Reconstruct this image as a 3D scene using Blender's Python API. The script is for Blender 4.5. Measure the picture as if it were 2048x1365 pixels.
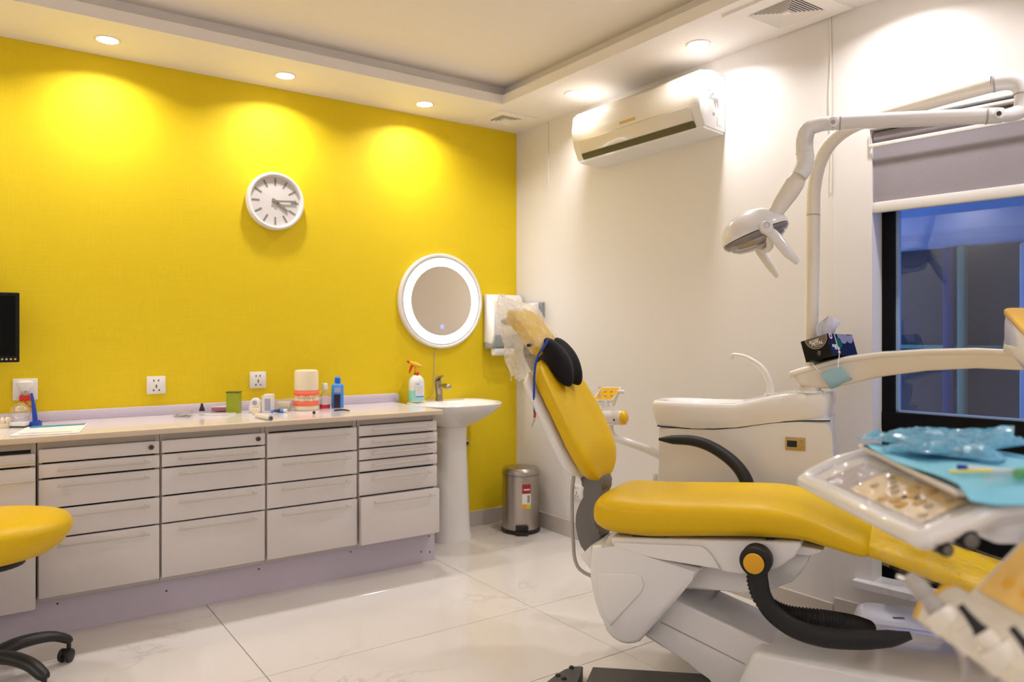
import bpy, bmesh, math, random
from mathutils import Vector as V, Matrix as M
from math import pi, sin, cos, radians, atan2, sqrt
random.seed(4)
for o in list(bpy.data.objects): bpy.data.objects.remove(o)
SC = bpy.context.scene
COL = SC.collection
# ------------------------------------------------------------------ camera
FPX, CX, CY, CAMZ = 1508.0, 1024.0, 669.0, 1.28
YAW = atan2(1064, 1508)
FW = V((sin(YAW), cos(YAW), 0)); RT = V((cos(YAW), -sin(YAW), 0)); UP = V((0, 0, 1))
CAM = V((-3.050, -4.268, CAMZ))
cd = bpy.data.cameras.new('camera'); co = bpy.data.objects.new('camera', cd); COL.objects.link(co)
co.location = CAM; co.rotation_euler = (pi/2, 0, -YAW)
cd.sensor_width = 36; cd.lens = 36*FPX/2048; cd.shift_y = -(682.5-CY)/2048
cd.clip_start = 0.05
cd.dof.use_dof = True; cd.dof.focus_distance = 2.85; cd.dof.aperture_fstop = 2.4
SC.camera = co
# ------------------------------------------------------------------ world, exposure
w = bpy.data.worlds.new('dusk'); SC.world = w; w.use_nodes = True
bg = w.node_tree.nodes['Background']; bg.inputs[0].default_value = (0.17, 0.36, 1.0, 1); bg.inputs[1].default_value = 5.5
SC.view_settings.view_transform = 'Standard'; SC.view_settings.look = 'None'
SC.view_settings.gamma = 1; SC.view_settings.use_curve_mapping = False
SC.view_settings.exposure = 0.0
SPOT_POWER = 6.3
SPOT_COL = (0.97, 0.935, 0.945)

# ------------------------------------------------------------------ pixel rays used while surveying positions
def ray(px, py): return FW + RT*((px-CX)/FPX) - UP*((py-CY)/FPX)
def Uf(px, py, f): return CAM + ray(px, py)*f
def Upl(px, py, o, n):
    d = ray(px, py); t = (V(o)-CAM).dot(n)/d.dot(n); return CAM + d*t
def Uz(px, py, z): return Upl(px, py, (0, 0, z), V((0, 0, 1)))
def UY(px, py, y): return Upl(px, py, (0, y, 0), V((0, 1, 0)))
def UX(px, py, x): return Upl(px, py, (x, 0, 0), V((1, 0, 0)))
def rc(r, f, z=0): p = CAM + FW*f + RT*r; p.z = z; return p

# ------------------------------------------------------------------ materials
def mat(name, col, rough=.5, metal=0, coat=0, trans=0, emit=None, es=0, alpha=1, noise=None, bump=None, sss=0, ior=1.45, sheen=0, spec=.5):
    m = bpy.data.materials.new(name); m.use_nodes = True
    nt = m.node_tree; b = nt.nodes['Principled BSDF']
    c = (*col, 1)
    b.inputs['Base Color'].default_value = c; b.inputs['Roughness'].default_value = rough
    b.inputs['Metallic'].default_value = metal; b.inputs['Coat Weight'].default_value = coat
    b.inputs['Transmission Weight'].default_value = trans; b.inputs['IOR'].default_value = ior
    b.inputs['Alpha'].default_value = alpha; b.inputs['Specular IOR Level'].default_value = spec
    if sss: b.inputs['Subsurface Weight'].default_value = sss; b.inputs['Subsurface Radius'].default_value = (.02, .02, .02)
    if sheen: b.inputs['Sheen Weight'].default_value = sheen
    if emit: b.inputs['Emission Color'].default_value = (*emit, 1); b.inputs['Emission Strength'].default_value = es
    tc = nt.nodes.new('ShaderNodeTexCoord')
    if noise:   # (scale, amount, detail, stretch)
        mp = nt.nodes.new('ShaderNodeMapping'); mp.inputs['Scale'].default_value = noise[3] if len(noise) > 3 else (1, 1, 1)
        n = nt.nodes.new('ShaderNodeTexNoise'); n.inputs['Scale'].default_value = noise[0]; n.inputs['Detail'].default_value = noise[2] if len(noise) > 2 else 4
        nt.links.new(tc.outputs['Object'], mp.inputs[0]); nt.links.new(mp.outputs[0], n.inputs['Vector'])
        mx = nt.nodes.new('ShaderNodeMix'); mx.data_type = 'RGBA'
        mx.inputs[6].default_value = (*[max(0, x*(1-noise[1])) for x in col], 1); mx.inputs[7].default_value = (*[min(1, x*(1+noise[1])) for x in col], 1)
        nt.links.new(n.outputs[0], mx.inputs[0]); nt.links.new(mx.outputs[2], b.inputs['Base Color'])
    if bump:    # (scale, strength, stretch)
        mp = nt.nodes.new('ShaderNodeMapping'); mp.inputs['Scale'].default_value = bump[2] if len(bump) > 2 else (1, 1, 1)
        n = nt.nodes.new('ShaderNodeTexNoise'); n.inputs['Scale'].default_value = bump[0]; n.inputs['Detail'].default_value = 3
        nt.links.new(tc.outputs['Object'], mp.inputs[0]); nt.links.new(mp.outputs[0], n.inputs['Vector'])
        bp = nt.nodes.new('ShaderNodeBump'); bp.inputs['Strength'].default_value = bump[1]; bp.inputs['Distance'].default_value = .002
        nt.links.new(n.outputs[0], bp.inputs['Height']); nt.links.new(bp.outputs[0], b.inputs['Normal'])
    return m

def wallpaper():
    m = mat('yellow_wallpaper', (.80, .56, .012), .62, spec=.3)
    nt = m.node_tree; b = nt.nodes['Principled BSDF']; tc = nt.nodes.new('ShaderNodeTexCoord')
    hs = []
    for sc in ((3, 3, 420), (420, 3, 6)):
        mp = nt.nodes.new('ShaderNodeMapping'); mp.inputs['Scale'].default_value = sc
        n = nt.nodes.new('ShaderNodeTexNoise'); n.inputs['Scale'].default_value = 1; n.inputs['Detail'].default_value = 2
        nt.links.new(tc.outputs['Object'], mp.inputs[0]); nt.links.new(mp.outputs[0], n.inputs['Vector']); hs.append(n)
    ad = nt.nodes.new('ShaderNodeMath'); ad.operation = 'ADD'
    nt.links.new(hs[0].outputs[0], ad.inputs[0]); nt.links.new(hs[1].outputs[0], ad.inputs[1])
    bp = nt.nodes.new('ShaderNodeBump'); bp.inputs['Strength'].default_value = .35; bp.inputs['Distance'].default_value = .0015
    nt.links.new(ad.outputs[0], bp.inputs['Height']); nt.links.new(bp.outputs[0], b.inputs['Normal'])
    rp = nt.nodes.new('ShaderNodeMapRange'); rp.inputs[1].default_value = .7; rp.inputs[2].default_value = 1.3; rp.inputs[3].default_value = .0; rp.inputs[4].default_value = 1
    mx = nt.nodes.new('ShaderNodeMix'); mx.data_type = 'RGBA'; mx.inputs[6].default_value = (.75, .545, .006, 1); mx.inputs[7].default_value = (.79, .59, .015, 1)
    nt.links.new(ad.outputs[0], rp.inputs[0]); nt.links.new(rp.outputs[0], mx.inputs[0]); nt.links.new(mx.outputs[2], b.inputs['Base Color'])
    return m

def marble(name, base, vein, rough, scale=1.0, amt=1.0):
    m = mat(name, base, rough); nt = m.node_tree; b = nt.nodes['Principled BSDF']
    tc = nt.nodes.new('ShaderNodeTexCoord'); mp = nt.nodes.new('ShaderNodeMapping'); mp.inputs['Scale'].default_value = (scale, scale*1.6, scale); mp.inputs['Rotation'].default_value = (0, 0, .6)
    nt.links.new(tc.outputs['Object'], mp.inputs[0])
    n0 = nt.nodes.new('ShaderNodeTexNoise'); n0.inputs['Scale'].default_value = 1.3; n0.inputs['Detail'].default_value = 7; n0.inputs['Roughness'].default_value = .62; n0.inputs['Distortion'].default_value = .6
    nt.links.new(mp.outputs[0], n0.inputs['Vector'])
    s = nt.nodes.new('ShaderNodeMath'); s.operation = 'SUBTRACT'; s.inputs[1].default_value = .5; nt.links.new(n0.outputs[0], s.inputs[0])
    a = nt.nodes.new('ShaderNodeMath'); a.operation = 'ABSOLUTE'; nt.links.new(s.outputs[0], a.inputs[0])
    r = nt.nodes.new('ShaderNodeMapRange'); r.inputs[1].default_value = 0; r.inputs[2].default_value = .018; r.inputs[3].default_value = 1; r.inputs[4].default_value = 0
    nt.links.new(a.outputs[0], r.inputs[0])
    n1 = nt.nodes.new('ShaderNodeTexNoise'); n1.inputs['Scale'].default_value = 1.1; nt.links.new(mp.outputs[0], n1.inputs['Vector'])
    r1 = nt.nodes.new('ShaderNodeMapRange'); r1.inputs[1].default_value = .45; r1.inputs[2].default_value = .75; r1.inputs[4].default_value = amt
    nt.links.new(n1.outputs[0], r1.inputs[0])
    mu = nt.nodes.new('ShaderNodeMath'); mu.operation = 'MULTIPLY'; nt.links.new(r.outputs[0], mu.inputs[0]); nt.links.new(r1.outputs[0], mu.inputs[1])
    mx = nt.nodes.new('ShaderNodeMix'); mx.data_type = 'RGBA'; mx.inputs[6].default_value = (*base, 1); mx.inputs[7].default_value = (*vein, 1)
    nt.links.new(mu.outputs[0], mx.inputs[0]); nt.links.new(mx.outputs[2], b.inputs['Base Color'])
    return m

def glassmat(name, tint=(1, 1, 1), spec=1.0, rough=0.0, extra=0.0):
    m = bpy.data.materials.new(name); m.use_nodes = True; nt = m.node_tree; nt.nodes.clear()
    o = nt.nodes.new('ShaderNodeOutputMaterial'); mx = nt.nodes.new('ShaderNodeMixShader')
    t = nt.nodes.new('ShaderNodeBsdfTransparent'); t.inputs[0].default_value = (*tint, 1)
    g = nt.nodes.new('ShaderNodeBsdfGlossy'); g.inputs['Roughness'].default_value = rough; g.inputs[0].default_value = (spec, spec, spec, 1)
    f0 = nt.nodes.new('ShaderNodeLayerWeight'); f0.inputs[0].default_value = .5; f1 = nt.nodes.new('ShaderNodeMath'); f1.operation = 'POWER'; f1.inputs[1].default_value = 4; nt.links.new(f0.outputs['Facing'], f1.inputs[0]); f = nt.nodes.new('ShaderNodeMath'); f.operation = 'MULTIPLY_ADD'; f.inputs[1].default_value = .9; f.inputs[2].default_value = .05; nt.links.new(f1.outputs[0], f.inputs[0])
    ad = nt.nodes.new('ShaderNodeMath'); ad.operation = 'ADD'; ad.inputs[1].default_value = extra
    nt.links.new(f.outputs[0], ad.inputs[0]); nt.links.new(ad.outputs[0], mx.inputs[0])
    nt.links.new(t.outputs[0], mx.inputs[1]); nt.links.new(g.outputs[0], mx.inputs[2]); nt.links.new(mx.outputs[0], o.inputs[0])
    return m

def filmmat(name, col, opac, rough=.25, nsc=28, bst=.5, trl=0):
    """thin crinkled plastic film: partly diffuse, partly see-through, glossy highlights"""
    m = bpy.data.materials.new(name); m.use_nodes = True; nt = m.node_tree; nt.nodes.clear()
    o = nt.nodes.new('ShaderNodeOutputMaterial'); mx = nt.nodes.new('ShaderNodeMixShader')
    t = nt.nodes.new('ShaderNodeBsdfTransparent'); p = nt.nodes.new('ShaderNodeBsdfPrincipled')
    p.inputs['Base Color'].default_value = (*col, 1); p.inputs['Roughness'].default_value = rough; p.inputs['Coat Weight'].default_value = .5
    tc = nt.nodes.new('ShaderNodeTexCoord'); n = nt.nodes.new('ShaderNodeTexNoise'); n.inputs['Scale'].default_value = nsc; n.inputs['Detail'].default_value = 5; n.inputs['Distortion'].default_value = 1.6
    nt.links.new(tc.outputs['Object'], n.inputs['Vector'])
    bp = nt.nodes.new('ShaderNodeBump'); bp.inputs['Strength'].default_value = bst; bp.inputs['Distance'].default_value = .006
    nt.links.new(n.outputs[0], bp.inputs['Height']); nt.links.new(bp.outputs[0], p.inputs['Normal'])
    r = nt.nodes.new('ShaderNodeMapRange'); r.inputs[1].default_value = .3; r.inputs[2].default_value = .7; r.inputs[3].default_value = opac-.18; r.inputs[4].default_value = opac+.18
    nt.links.new(n.outputs[0], r.inputs[0]); nt.links.new(r.outputs[0], mx.inputs[0])
    sh = p.outputs[0]
    if trl:
        tl = nt.nodes.new('ShaderNodeBsdfTranslucent'); tl.inputs[0].default_value = (*col, 1); nt.links.new(bp.outputs[0], tl.inputs['Normal'])
        m2 = nt.nodes.new('ShaderNodeMixShader'); m2.inputs[0].default_value = trl; nt.links.new(p.outputs[0], m2.inputs[1]); nt.links.new(tl.outputs[0], m2.inputs[2]); sh = m2.outputs[0]
    nt.links.new(t.outputs[0], mx.inputs[1]); nt.links.new(sh, mx.inputs[2]); nt.links.new(mx.outputs[0], o.inputs[0])
    return m

WHITE_WALL = mat('white_wall_paint', (.765, .735, .715), .45, bump=(60, .06))
CEIL = mat('ceiling_paint', (.86, .79, .70), .7)
SOFF = mat('soffit_paint', (.86, .81, .76), .6)
YEL = wallpaper()
TILE = marble('polished_marble_tile', (.68, .635, .60), (.40, .36, .34), .10, .9, .8)
GROUT = mat('grout', (.22, .18, .15), .9)
BASEB = mat('baseboard_tile', (.55, .50, .46), .25, noise=(6, .06))
SILL = marble('sill_marble', (.72, .70, .72), (.4, .38, .42), .2, 6)
DRAWER = mat('drawer_enamel', (.70, .65, .64), .32, coat=.2)
CARC = mat('carcass_grey', (.55, .50, .45), .5)
DARKGAP = mat('drawer_dark_inside', (.05, .055, .035), .8)
HANDLEM = mat('handle_enamel', (.56, .52, .47), .3)
KICK = mat('kick_laminate', (.60, .54, .64), .4, noise=(3, .05))
COUNTER = mat('counter_laminate', (.74, .68, .69), .16, coat=.3)
CEDGE = mat('counter_edge', (.66, .55, .42), .4)
SPLASH = mat('splash_laminate', (.62, .55, .66), .35)
CERAM = mat('ceramic_white', (.82, .80, .78), .12, coat=.5)
WPLAST = mat('white_plastic', (.80, .765, .73), .3, coat=.2)
CREAM = mat('cream_enamel', (.78, .72, .63), .22, coat=.4)
UNITW = mat('dental_white_shell', (.79, .775, .775), .2, coat=.5)
YVINYL = mat('yellow_vinyl', (.71, .45, .002), .42, coat=.0, bump=(26, .12), spec=.35)
YPLAST = mat('yellow_plastic', (.80, .45, .005), .25, coat=.3)
BLACKP = mat('black_plastic', (.014, .014, .015), .4)
BLACKF = mat('black_fabric', (.009, .008, .011), .7, sheen=.08, bump=(90, .2), spec=.2)
DGREY = mat('dark_grey_rubber', (.017, .017, .019), .5, spec=.3)
MGREY = mat('grey_painted_steel', (.165, .16, .16), .35, metal=.3)
CHROME = mat('chrome', (.6, .58, .55), .16, metal=1)
TAPM = mat('tap_metal', (.42, .37, .31), .22, metal=1)
STEEL = mat('brushed_steel', (.46, .42, .38), .3, metal=1, bump=(3, .15, (60, 60, 1)))
MIRROR = mat('mirror_glass', (.86, .82, .77), .02, metal=1)
LEDW = mat('led_ring', (1, 1, 1), .5, emit=(1, 1, .97), es=7)
LAMPE = mat('downlight_lens', (1, 1, 1), .5, emit=(1, .93, .85), es=14)
GLASS = glassmat('window_glass', (.80, .86, .95), 1.0, 0.0, .0)
FRAMEB = mat('black_aluminium', (.003, .003, .004), .5, spec=.15)
BLIND = mat('grey_blind_fabric', (.30, .27, .295), .85, bump=(400, .3))
BLINDBAR = mat('blind_bar', (.72, .69, .66), .3)
BLUEP = mat('blue_plastic', (.012, .06, .42), .35)
SKYBL = mat('sky_blue_print', (.05, .27, .75), .35)
RED = mat('red_plastic', (.65, .03, .015), .35)
PINKG = mat('gum_pink', (.86, .16, .08), .35)
TOOTH = mat('tooth_ivory', (.86, .72, .50), .3)
IVORY = mat('ivory_plastic', (.84, .72, .52), .4)
CLEAR = glassmat('clear_plastic', (.93, .93, .93), 1.0, .05, .08)
CYAN = mat('cyan_paper_bib', (.20, .60, .80), .6, bump=(30, .3))
POUCH = filmmat('blue_pouch_film', (.20, .62, .90), .56, .1, 30, 1.0, .2)
FILM = filmmat('headrest_film', (.97, .95, .91), .37, .2, 9, .5, .5)
FILM2 = filmmat('panel_film', (.93, .88, .85), .2, .12, 20, .6, 0)
LEGFILM = filmmat('footrest_film', (.9, .72, .35), .10, .12)
MASK = mat('mask_fabric', (.36, .62, .80), .8, bump=(120, .4, (1, 1, 6)))
TISSUE = mat('tissue_paper', (.88, .86, .86), .8, sss=.2)
BOXBLACK = mat('tissue_box_black', (.008, .007, .006), .35, spec=.2)
BOXNAVY = mat('tissue_box_navy', (.006, .011, .06), .3, spec=.25)
BOXGREY = mat('tissue_box_grey', (.16, .13, .12), .3)
BOXTEAL = mat('tissue_box_teal', (.0, .13, .10), .3)
BOXLIL = mat('tissue_box_lilac', (.38, .38, .52), .3)
PRINTW = mat('white_print', (.82, .8, .78), .4)
PRINTG = mat('grey_print', (.30, .28, .28), .5)
PRINTR = mat('maroon_print', (.35, .02, .03), .4)
PRINTY = mat('lime_print', (.62, .60, .04), .4)
PRINTO = mat('orange_print', (.85, .35, .02), .4)
GREENT = mat('green_transparent', (.42, .50, .02), .15, trans=.35)
DARKCASE = mat('dark_olive', (.06, .07, .02), .3)
CLOCKF = mat('clock_face', (.66, .62, .60), .5)
CLOCKM = mat('clock_marks', (.22, .21, .17), .4)
TEALL = mat('teal_liquid', (.30, .72, .62), .15)
PINKL = mat('pink_liquid', (.70, .02, .05), .1)
WALLOUT = mat('outside_render', (.13, .095, .075), .8, noise=(4, .15))
SLABOUT = mat('outside_slab', (.55, .60, .70), .8, noise=(9, .2))
POSTOUT = mat('outside_post', (.34, .40, .20), .6)
CABOUT = mat('outside_cabinet', (.55, .66, .72), .5)
PANELP = mat('membrane_panel', (.78, .58, .26), .3)
PANELG = mat('membrane_grey', (.40, .34, .35), .25)
BTN = mat('membrane_button', (.42, .30, .10), .3)
LCD = mat('lcd_black', (.01, .01, .012), .1)
GREENP = mat('green_plastic', (.03, .45, .06), .4)
YSTICK = mat('yellow_stick', (.85, .72, .03), .4)
HOSE = mat('hose_grey', (.42, .39, .37), .4)
LILACT = mat('pink_box_print', (.36, .12, .18), .4)
SILV = mat('grey_lens_rim', (.22, .20, .20), .15, coat=.5)

# ------------------------------------------------------------------ mesh helpers
def link_mesh(name, bm, m, parent=None, smooth=35, xf=None):
    if xf is not None: bm.transform(xf)
    bmesh.ops.remove_doubles(bm, verts=bm.verts, dist=1e-6)
    bmesh.ops.recalc_face_normals(bm, faces=bm.faces)
    me = bpy.data.meshes.new(name); bm.to_mesh(me); bm.free()
    ms = m if isinstance(m, (list, tuple)) else [m]
    for q in ms: me.materials.append(q)
    if smooth:
        me.polygons.foreach_set('use_smooth', [True]*len(me.polygons)); me.set_sharp_from_angle(angle=radians(smooth))
    o = bpy.data.objects.new(name, me); COL.objects.link(o)
    if parent: o.parent = parent
    return o
def thing(name, label, cat, loc=(0, 0, 0), rz=0, group=None):
    o = bpy.data.objects.new(name, None); COL.objects.link(o); o.location = loc; o.rotation_euler = (0, 0, rz)
    o.empty_display_size = .1; o['label'] = label; o['category'] = cat
    if group: o['group'] = group
    return o
def RM(o): return M.Translation(o.location) @ M.Rotation(o.rotation_euler[2], 4, 'Z')
def world_of(o):
    m = M.Identity(4)
    while o is not None: m = RM(o) @ m; o = o.parent
    return m
def wpart(name, bm, m, parent, smooth=35):      # bm built in world coordinates
    return link_mesh(name, bm, m, parent, smooth, world_of(parent).inverted())
def struct(name, bm, m, smooth=0):
    o = link_mesh(name, bm, m, None, smooth); o['kind'] = 'structure'; return o
def copy_thing(src, label=None):
    r = src.copy(); COL.objects.link(r)
    if label: r['label'] = label
    for ch in list(src.children):
        c = ch.copy(); COL.objects.link(c); c.parent = r
        for g in list(ch.children):
            d = g.copy(); COL.objects.link(d); d.parent = c
    return r
def NB(): return bmesh.new()
def box(bm, lo, hi, bev=0, seg=2, xf=None, mi=0):
    lo = V(lo); hi = V(hi); c = (lo+hi)/2; s = hi-lo
    b = bmesh.new(); bmesh.ops.create_cube(b, size=1)
    for v in b.verts: v.co = V((v.co.x*s.x, v.co.y*s.y, v.co.z*s.z))
    if bev:
        bev = min(bev, min(abs(s.x), abs(s.y), abs(s.z))*.49)
        bmesh.ops.bevel(b, geom=list(b.edges), offset=bev, segments=seg, profile=.5, affect='EDGES', clamp_overlap=True)
    bmesh.ops.translate(b, verts=b.verts, vec=c)
    if xf is not None: b.transform(xf)
    merge(bm, b, mi); return bm
def merge(bm, b, mi=0):
    vm = {}
    for v in b.verts: vm[v] = bm.verts.new(v.co)
    for f in b.faces:
        try:
            nf = bm.faces.new([vm[v] for v in f.verts]); nf.material_index = mi
        except ValueError: pass
    b.free()
def cyl(bm, c, r, h, seg=24, bev=0, axis='Z', r2=None, mi=0, xf=None):
    b = bmesh.new(); bmesh.ops.create_cone(b, cap_ends=True, segments=seg, radius1=r, radius2=r if r2 is None else r2, depth=h)
    if bev:
        es = [e for e in b.edges if len(e.link_faces) == 2 and e.calc_face_angle() > .9]
        bmesh.ops.bevel(b, geom=es, offset=bev, segments=2, profile=.5, affect='EDGES', clamp_overlap=True)
    R = {'Z': M.Identity(4), 'X': M.Rotation(pi/2, 4, 'Y'), 'Y': M.Rotation(-pi/2, 4, 'X')}[axis] if isinstance(axis, str) else V((0, 0, 1)).rotation_difference(V(axis)).to_matrix().to_4x4()
    b.transform(M.Translation(V(c)) @ R)
    if xf is not None: b.transform(xf)
    merge(bm, b, mi); return bm
def loft(bm, rings, caps=True, closed=True, mi=0):
    vs = [[bm.verts.new(p) for p in r] for r in rings]
    n = len(rings[0])
    for i in range(len(vs)-1):
        for j in range(n if closed else n-1):
            k = (j+1) % n
            f = bm.faces.new((vs[i][j], vs[i][k], vs[i+1][k], vs[i+1][j])); f.material_index = mi
    if caps and closed:
        for r in (vs[0][::-1], vs[-1]):
            f = bm.faces.new(r); f.material_index = mi
    return bm
def lathe(bm, prof, c=(0, 0, 0), seg=28, axis=None, caps=True, mi=0, sq=None):
    R = M.Identity(4) if axis is None else V((0, 0, 1)).rotation_difference(V(axis).normalized()).to_matrix().to_4x4()
    rings = []
    for r, z in prof:
        ring = []
        for k in range(seg):
            a = 2*pi*k/seg
            x, y = cos(a), sin(a)
            if sq:
                x = math.copysign(abs(x)**(sq[2]), x); y = math.copysign(abs(y)**(sq[2]), y); x *= sq[0]; y *= sq[1]
            ring.append(V(c) + R @ V((r*x, r*y, z)))
        rings.append(ring)
    return loft(bm, rings, caps, True, mi)
def cr(pts, n=6):
    """Catmull-Rom through points (any dimension)"""
    P = [V(p) for p in pts]; out = []
    for i in range(len(P)-1):
        p0 = P[i-1] if i else P[0]*2-P[1]; p1 = P[i]; p2 = P[i+1]; p3 = P[i+2] if i+2 < len(P) else P[-1]*2-P[-2]
        for k in range(n):
            t = k/n
            out.append(.5*((2*p1)+(p2-p0)*t+(2*p0-5*p1+4*p2-p3)*t*t+(3*p1-p0-3*p2+p3)*t**3))
    out.append(P[-1].copy()); return out
def interp(tab, t):
    for (a, x), (b, y) in zip(tab, tab[1:]):
        if t <= b: return x+(y-x)*max(0, (t-a))/(b-a)
    return tab[-1][1]
def tube(bm, pts, rad, seg=12, n=6, caps=True, flat=(1, 1), up=None, mi=0, smooth=True):
    """rad: number or list per control point"""
    P = cr(pts, n) if smooth else [V(p) for p in pts]; m = len(P)
    if isinstance(rad, (int, float)): R = [rad]*m
    else:
        tab = [(i/(len(rad)-1), r) for i, r in enumerate(rad)]; R = [interp(tab, i/(m-1)) for i in range(m)]
    prevx = None; rings = []
    for i in range(m):
        t = (P[min(i+1, m-1)]-P[max(i-1, 0)]).normalized()
        if prevx is None:
            u = V(up) if up is not None else (V((0, 0, 1)) if abs(t.z) < .9 else V((1, 0, 0)))
            x = (u-t*u.dot(t)).normalized()
        else:
            u = V(up) if up is not None else prevx
            x = (u-t*u.dot(t)).normalized()
        prevx = x; y = t.cross(x)
        rings.append([P[i]+x*cos(2*pi*k/seg)*R[i]*flat[0]+y*sin(2*pi*k/seg)*R[i]*flat[1] for k in range(seg)])
    return loft(bm, rings, caps, True, mi)
def superring(hw, hh, n=28, e=.5):
    r = []
    for k in range(n):
        a = 2*pi*k/n; c, s = cos(a), sin(a)
        r.append((math.copysign(abs(c)**e, c)*hw, math.copysign(abs(s)**e, s)*hh))
    return r
def prism(bm, pts, d0, d1, mapf, bev=0, seg=2, smoothn=0, mi=0):
    """closed outline pts (2D) extruded from depth d0 to d1; mapf(a,b,d)->3D"""
    if smoothn:
        q = [V((p[0], p[1], 0)) for p in pts]; q = [q[-1]]+q+[q[0], q[1]]
        s = []
        for i in range(1, len(q)-2):
            p0, p1, p2, p3 = q[i-1], q[i], q[i+1], q[i+2]
            for k in range(smoothn):
                t = k/smoothn
                s.append(.5*((2*p1)+(p2-p0)*t+(2*p0-5*p1+4*p2-p3)*t*t+(3*p1-p0-3*p2+p3)*t**3))
        pts = [(p.x, p.y) for p in s]
    b = bmesh.new(); n = len(pts)
    A = [b.verts.new(mapf(p[0], p[1], d0)) for p in pts]; B = [b.verts.new(mapf(p[0], p[1], d1)) for p in pts]
    fa = b.faces.new(A[::-1]); fb = b.faces.new(B)
    for i in range(n): b.faces.new((A[i], A[(i+1) % n], B[(i+1) % n], B[i]))
    if bev: bmesh.ops.bevel(b, geom=list(fa.edges)+list(fb.edges), offset=bev, segments=seg, profile=.5, affect='EDGES', clamp_overlap=True)
    merge(bm, b, mi); return bm
def ball(bm, c, r, sc=(1, 1, 1), mi=0, u=18, v=12, xf=None):
    b = bmesh.new(); bmesh.ops.create_uvsphere(b, u_segments=u, v_segments=v, radius=r)
    for q in b.verts: q.co = V((q.co.x*sc[0], q.co.y*sc[1], q.co.z*sc[2]))
    if xf is not None: b.transform(xf)
    b.transform(M.Translation(V(c))); merge(bm, b, mi); return bm
def text(name, body, size, xf, m, parent, align='CENTER', shear=0, bold=0, ext=.0004):
    """xf: world matrix of the text plane (x right, y up, z out)"""
    c = bpy.data.curves.new(name, 'FONT'); c.body = body; c.size = size; c.align_x = align; c.align_y = 'CENTER'; c.shear = shear; c.extrude = ext; c.offset = bold; c.resolution_u = 2
    o = bpy.data.objects.new(name, c); COL.objects.link(o)
    dg = bpy.context.evaluated_depsgraph_get(); me = bpy.data.meshes.new_from_object(o.evaluated_get(dg))
    bpy.data.objects.remove(o); me.transform(world_of(parent).inverted() @ xf); me.materials.clear(); me.materials.append(m)
    t = bpy.data.objects.new(name, me); COL.objects.link(t); t.parent = parent; return t
def basis(o, x, z):
    x = V(x).normalized(); z = V(z); z = (z-x*z.dot(x)).normalized(); y = z.cross(x)
    return M.Translation(V(o)) @ M(((x.x, y.x, z.x), (x.y, y.y, z.y), (x.z, y.z, z.z))).to_4x4()

# ================================================================== SETTING
SZ = 2.677      # soffit underside
XL, YF = -4.75, -5.9
WU = V((.117, -.9931, 0)); WN = V((.9931, .117, 0)); WO = V((0, -2.394, 0))   # window wall frame: along, outwards, fold
def W(u, n, z): return WO+WU*u+WN*n+V((0, 0, z))
def wbox(bm, u0, u1, n0, n1, z0, z1, bev=0, mi=0):
    b = bmesh.new(); box(b, (u0, n0, z0), (u1, n1, z1), bev)
    for v in b.verts: v.co = W(v.co.x, v.co.y, v.co.z)
    merge(bm, b, mi)
# floor: grout bed and 1.24 x 0.605 tiles
fl = struct('floor', box(NB(), (XL-.2, YF-.2, -.12), (.9, .2, -.004)), GROUT)
proto = None; tx = -2.175-1.24*3; g = .0016
while tx < .9:
    ty = -.83+.605*2
    while ty > YF-.2:
        x0, x1, y1, y0 = tx+g, tx+1.24-g, ty-g, ty-.605+g
        x0c, x1c, y0c, y1c = max(x0, XL), min(x1, .75), max(y0, YF), min(y1, .0)
        if x1c-x0c > .02 and y1c-y0c > .02:
            link_mesh('tile', box(NB(), (x0c, y0c, -.02), (x1c, y1c, 0), .0012, 1), TILE, fl, 0)
        ty -= .605
    tx += 1.24
struct('wall_left', box(NB(), (XL-.15, 0, -.1), (.15, .15, 2.95)), YEL)
struct('wall_right', box(NB(), (0, -2.394, -.1), (.15, 0, 2.95)), WHITE_WALL)
# window wall: opening u .15..2.15, z .235..2.25
bm = NB()
U0, U1_, Z0, Z1 = .155, 2.2, .235, 2.17
wbox(bm, -.012, U0, 0, .3, -.1, 2.95)
wbox(bm, U0, U1_, 0, .3, -.1, Z0-.032); wbox(bm, U0, U1_, 0, .3, Z1, 2.95)
wbox(bm, U1_, 3.7, 0, .3, -.1, 2.95)
struct('wall_window', bm, WHITE_WALL)
struct('wall_side', box(NB(), (XL-.15, YF-.15, -.1), (XL, 0, 2.95)), WHITE_WALL)
struct('wall_back', box(NB(), (XL-.15, YF-.15, -.1), (.9, YF, 2.95)), WHITE_WALL)
# ceiling with dropped perimeter
CZ = 2.80
struct('ceiling', box(NB(), (XL-.15, YF-.15, CZ), (.9, .15, CZ+.1)), CEIL)
def ringslab(x0, x1, y0, y1, z0, z1):
    bm = NB()
    box(bm, (XL, y1, z0), (.0, -.0005, z1)); box(bm, (XL, YF, z0), (.6, y0, z1))
    box(bm, (XL, y0, z0), (x0, y1, z1)); box(bm, (x1, y0, z0), (.6, y1, z1))
    return bm
struct('trim_1', ringslab(-4.28, -.456, -5.4, -.49, SZ, 2.734), SOFF)
struct('trim_2', ringslab(-4.34, -.396, -5.46, -.43, 2.734, CZ), SOFF)
# a hairline board joint across the left soffit
# baseboards
struct('baseboard_left', box(NB(), (-.95, -.014, 0), (-.012, 0, .10), .003), BASEB)
struct('baseboard_right', box(NB(), (-.014, -2.39, 0), (0, 0, .105), .003), BASEB)
bm = NB(); wbox(bm, -.002, 3.6, -.016, 0, 0, .135, .003); struct('baseboard_window', bm, BASEB)
struct('baseboard_side', box(NB(), (XL, YF, 0), (XL+.014, 0, .10), .003), BASEB)
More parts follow.
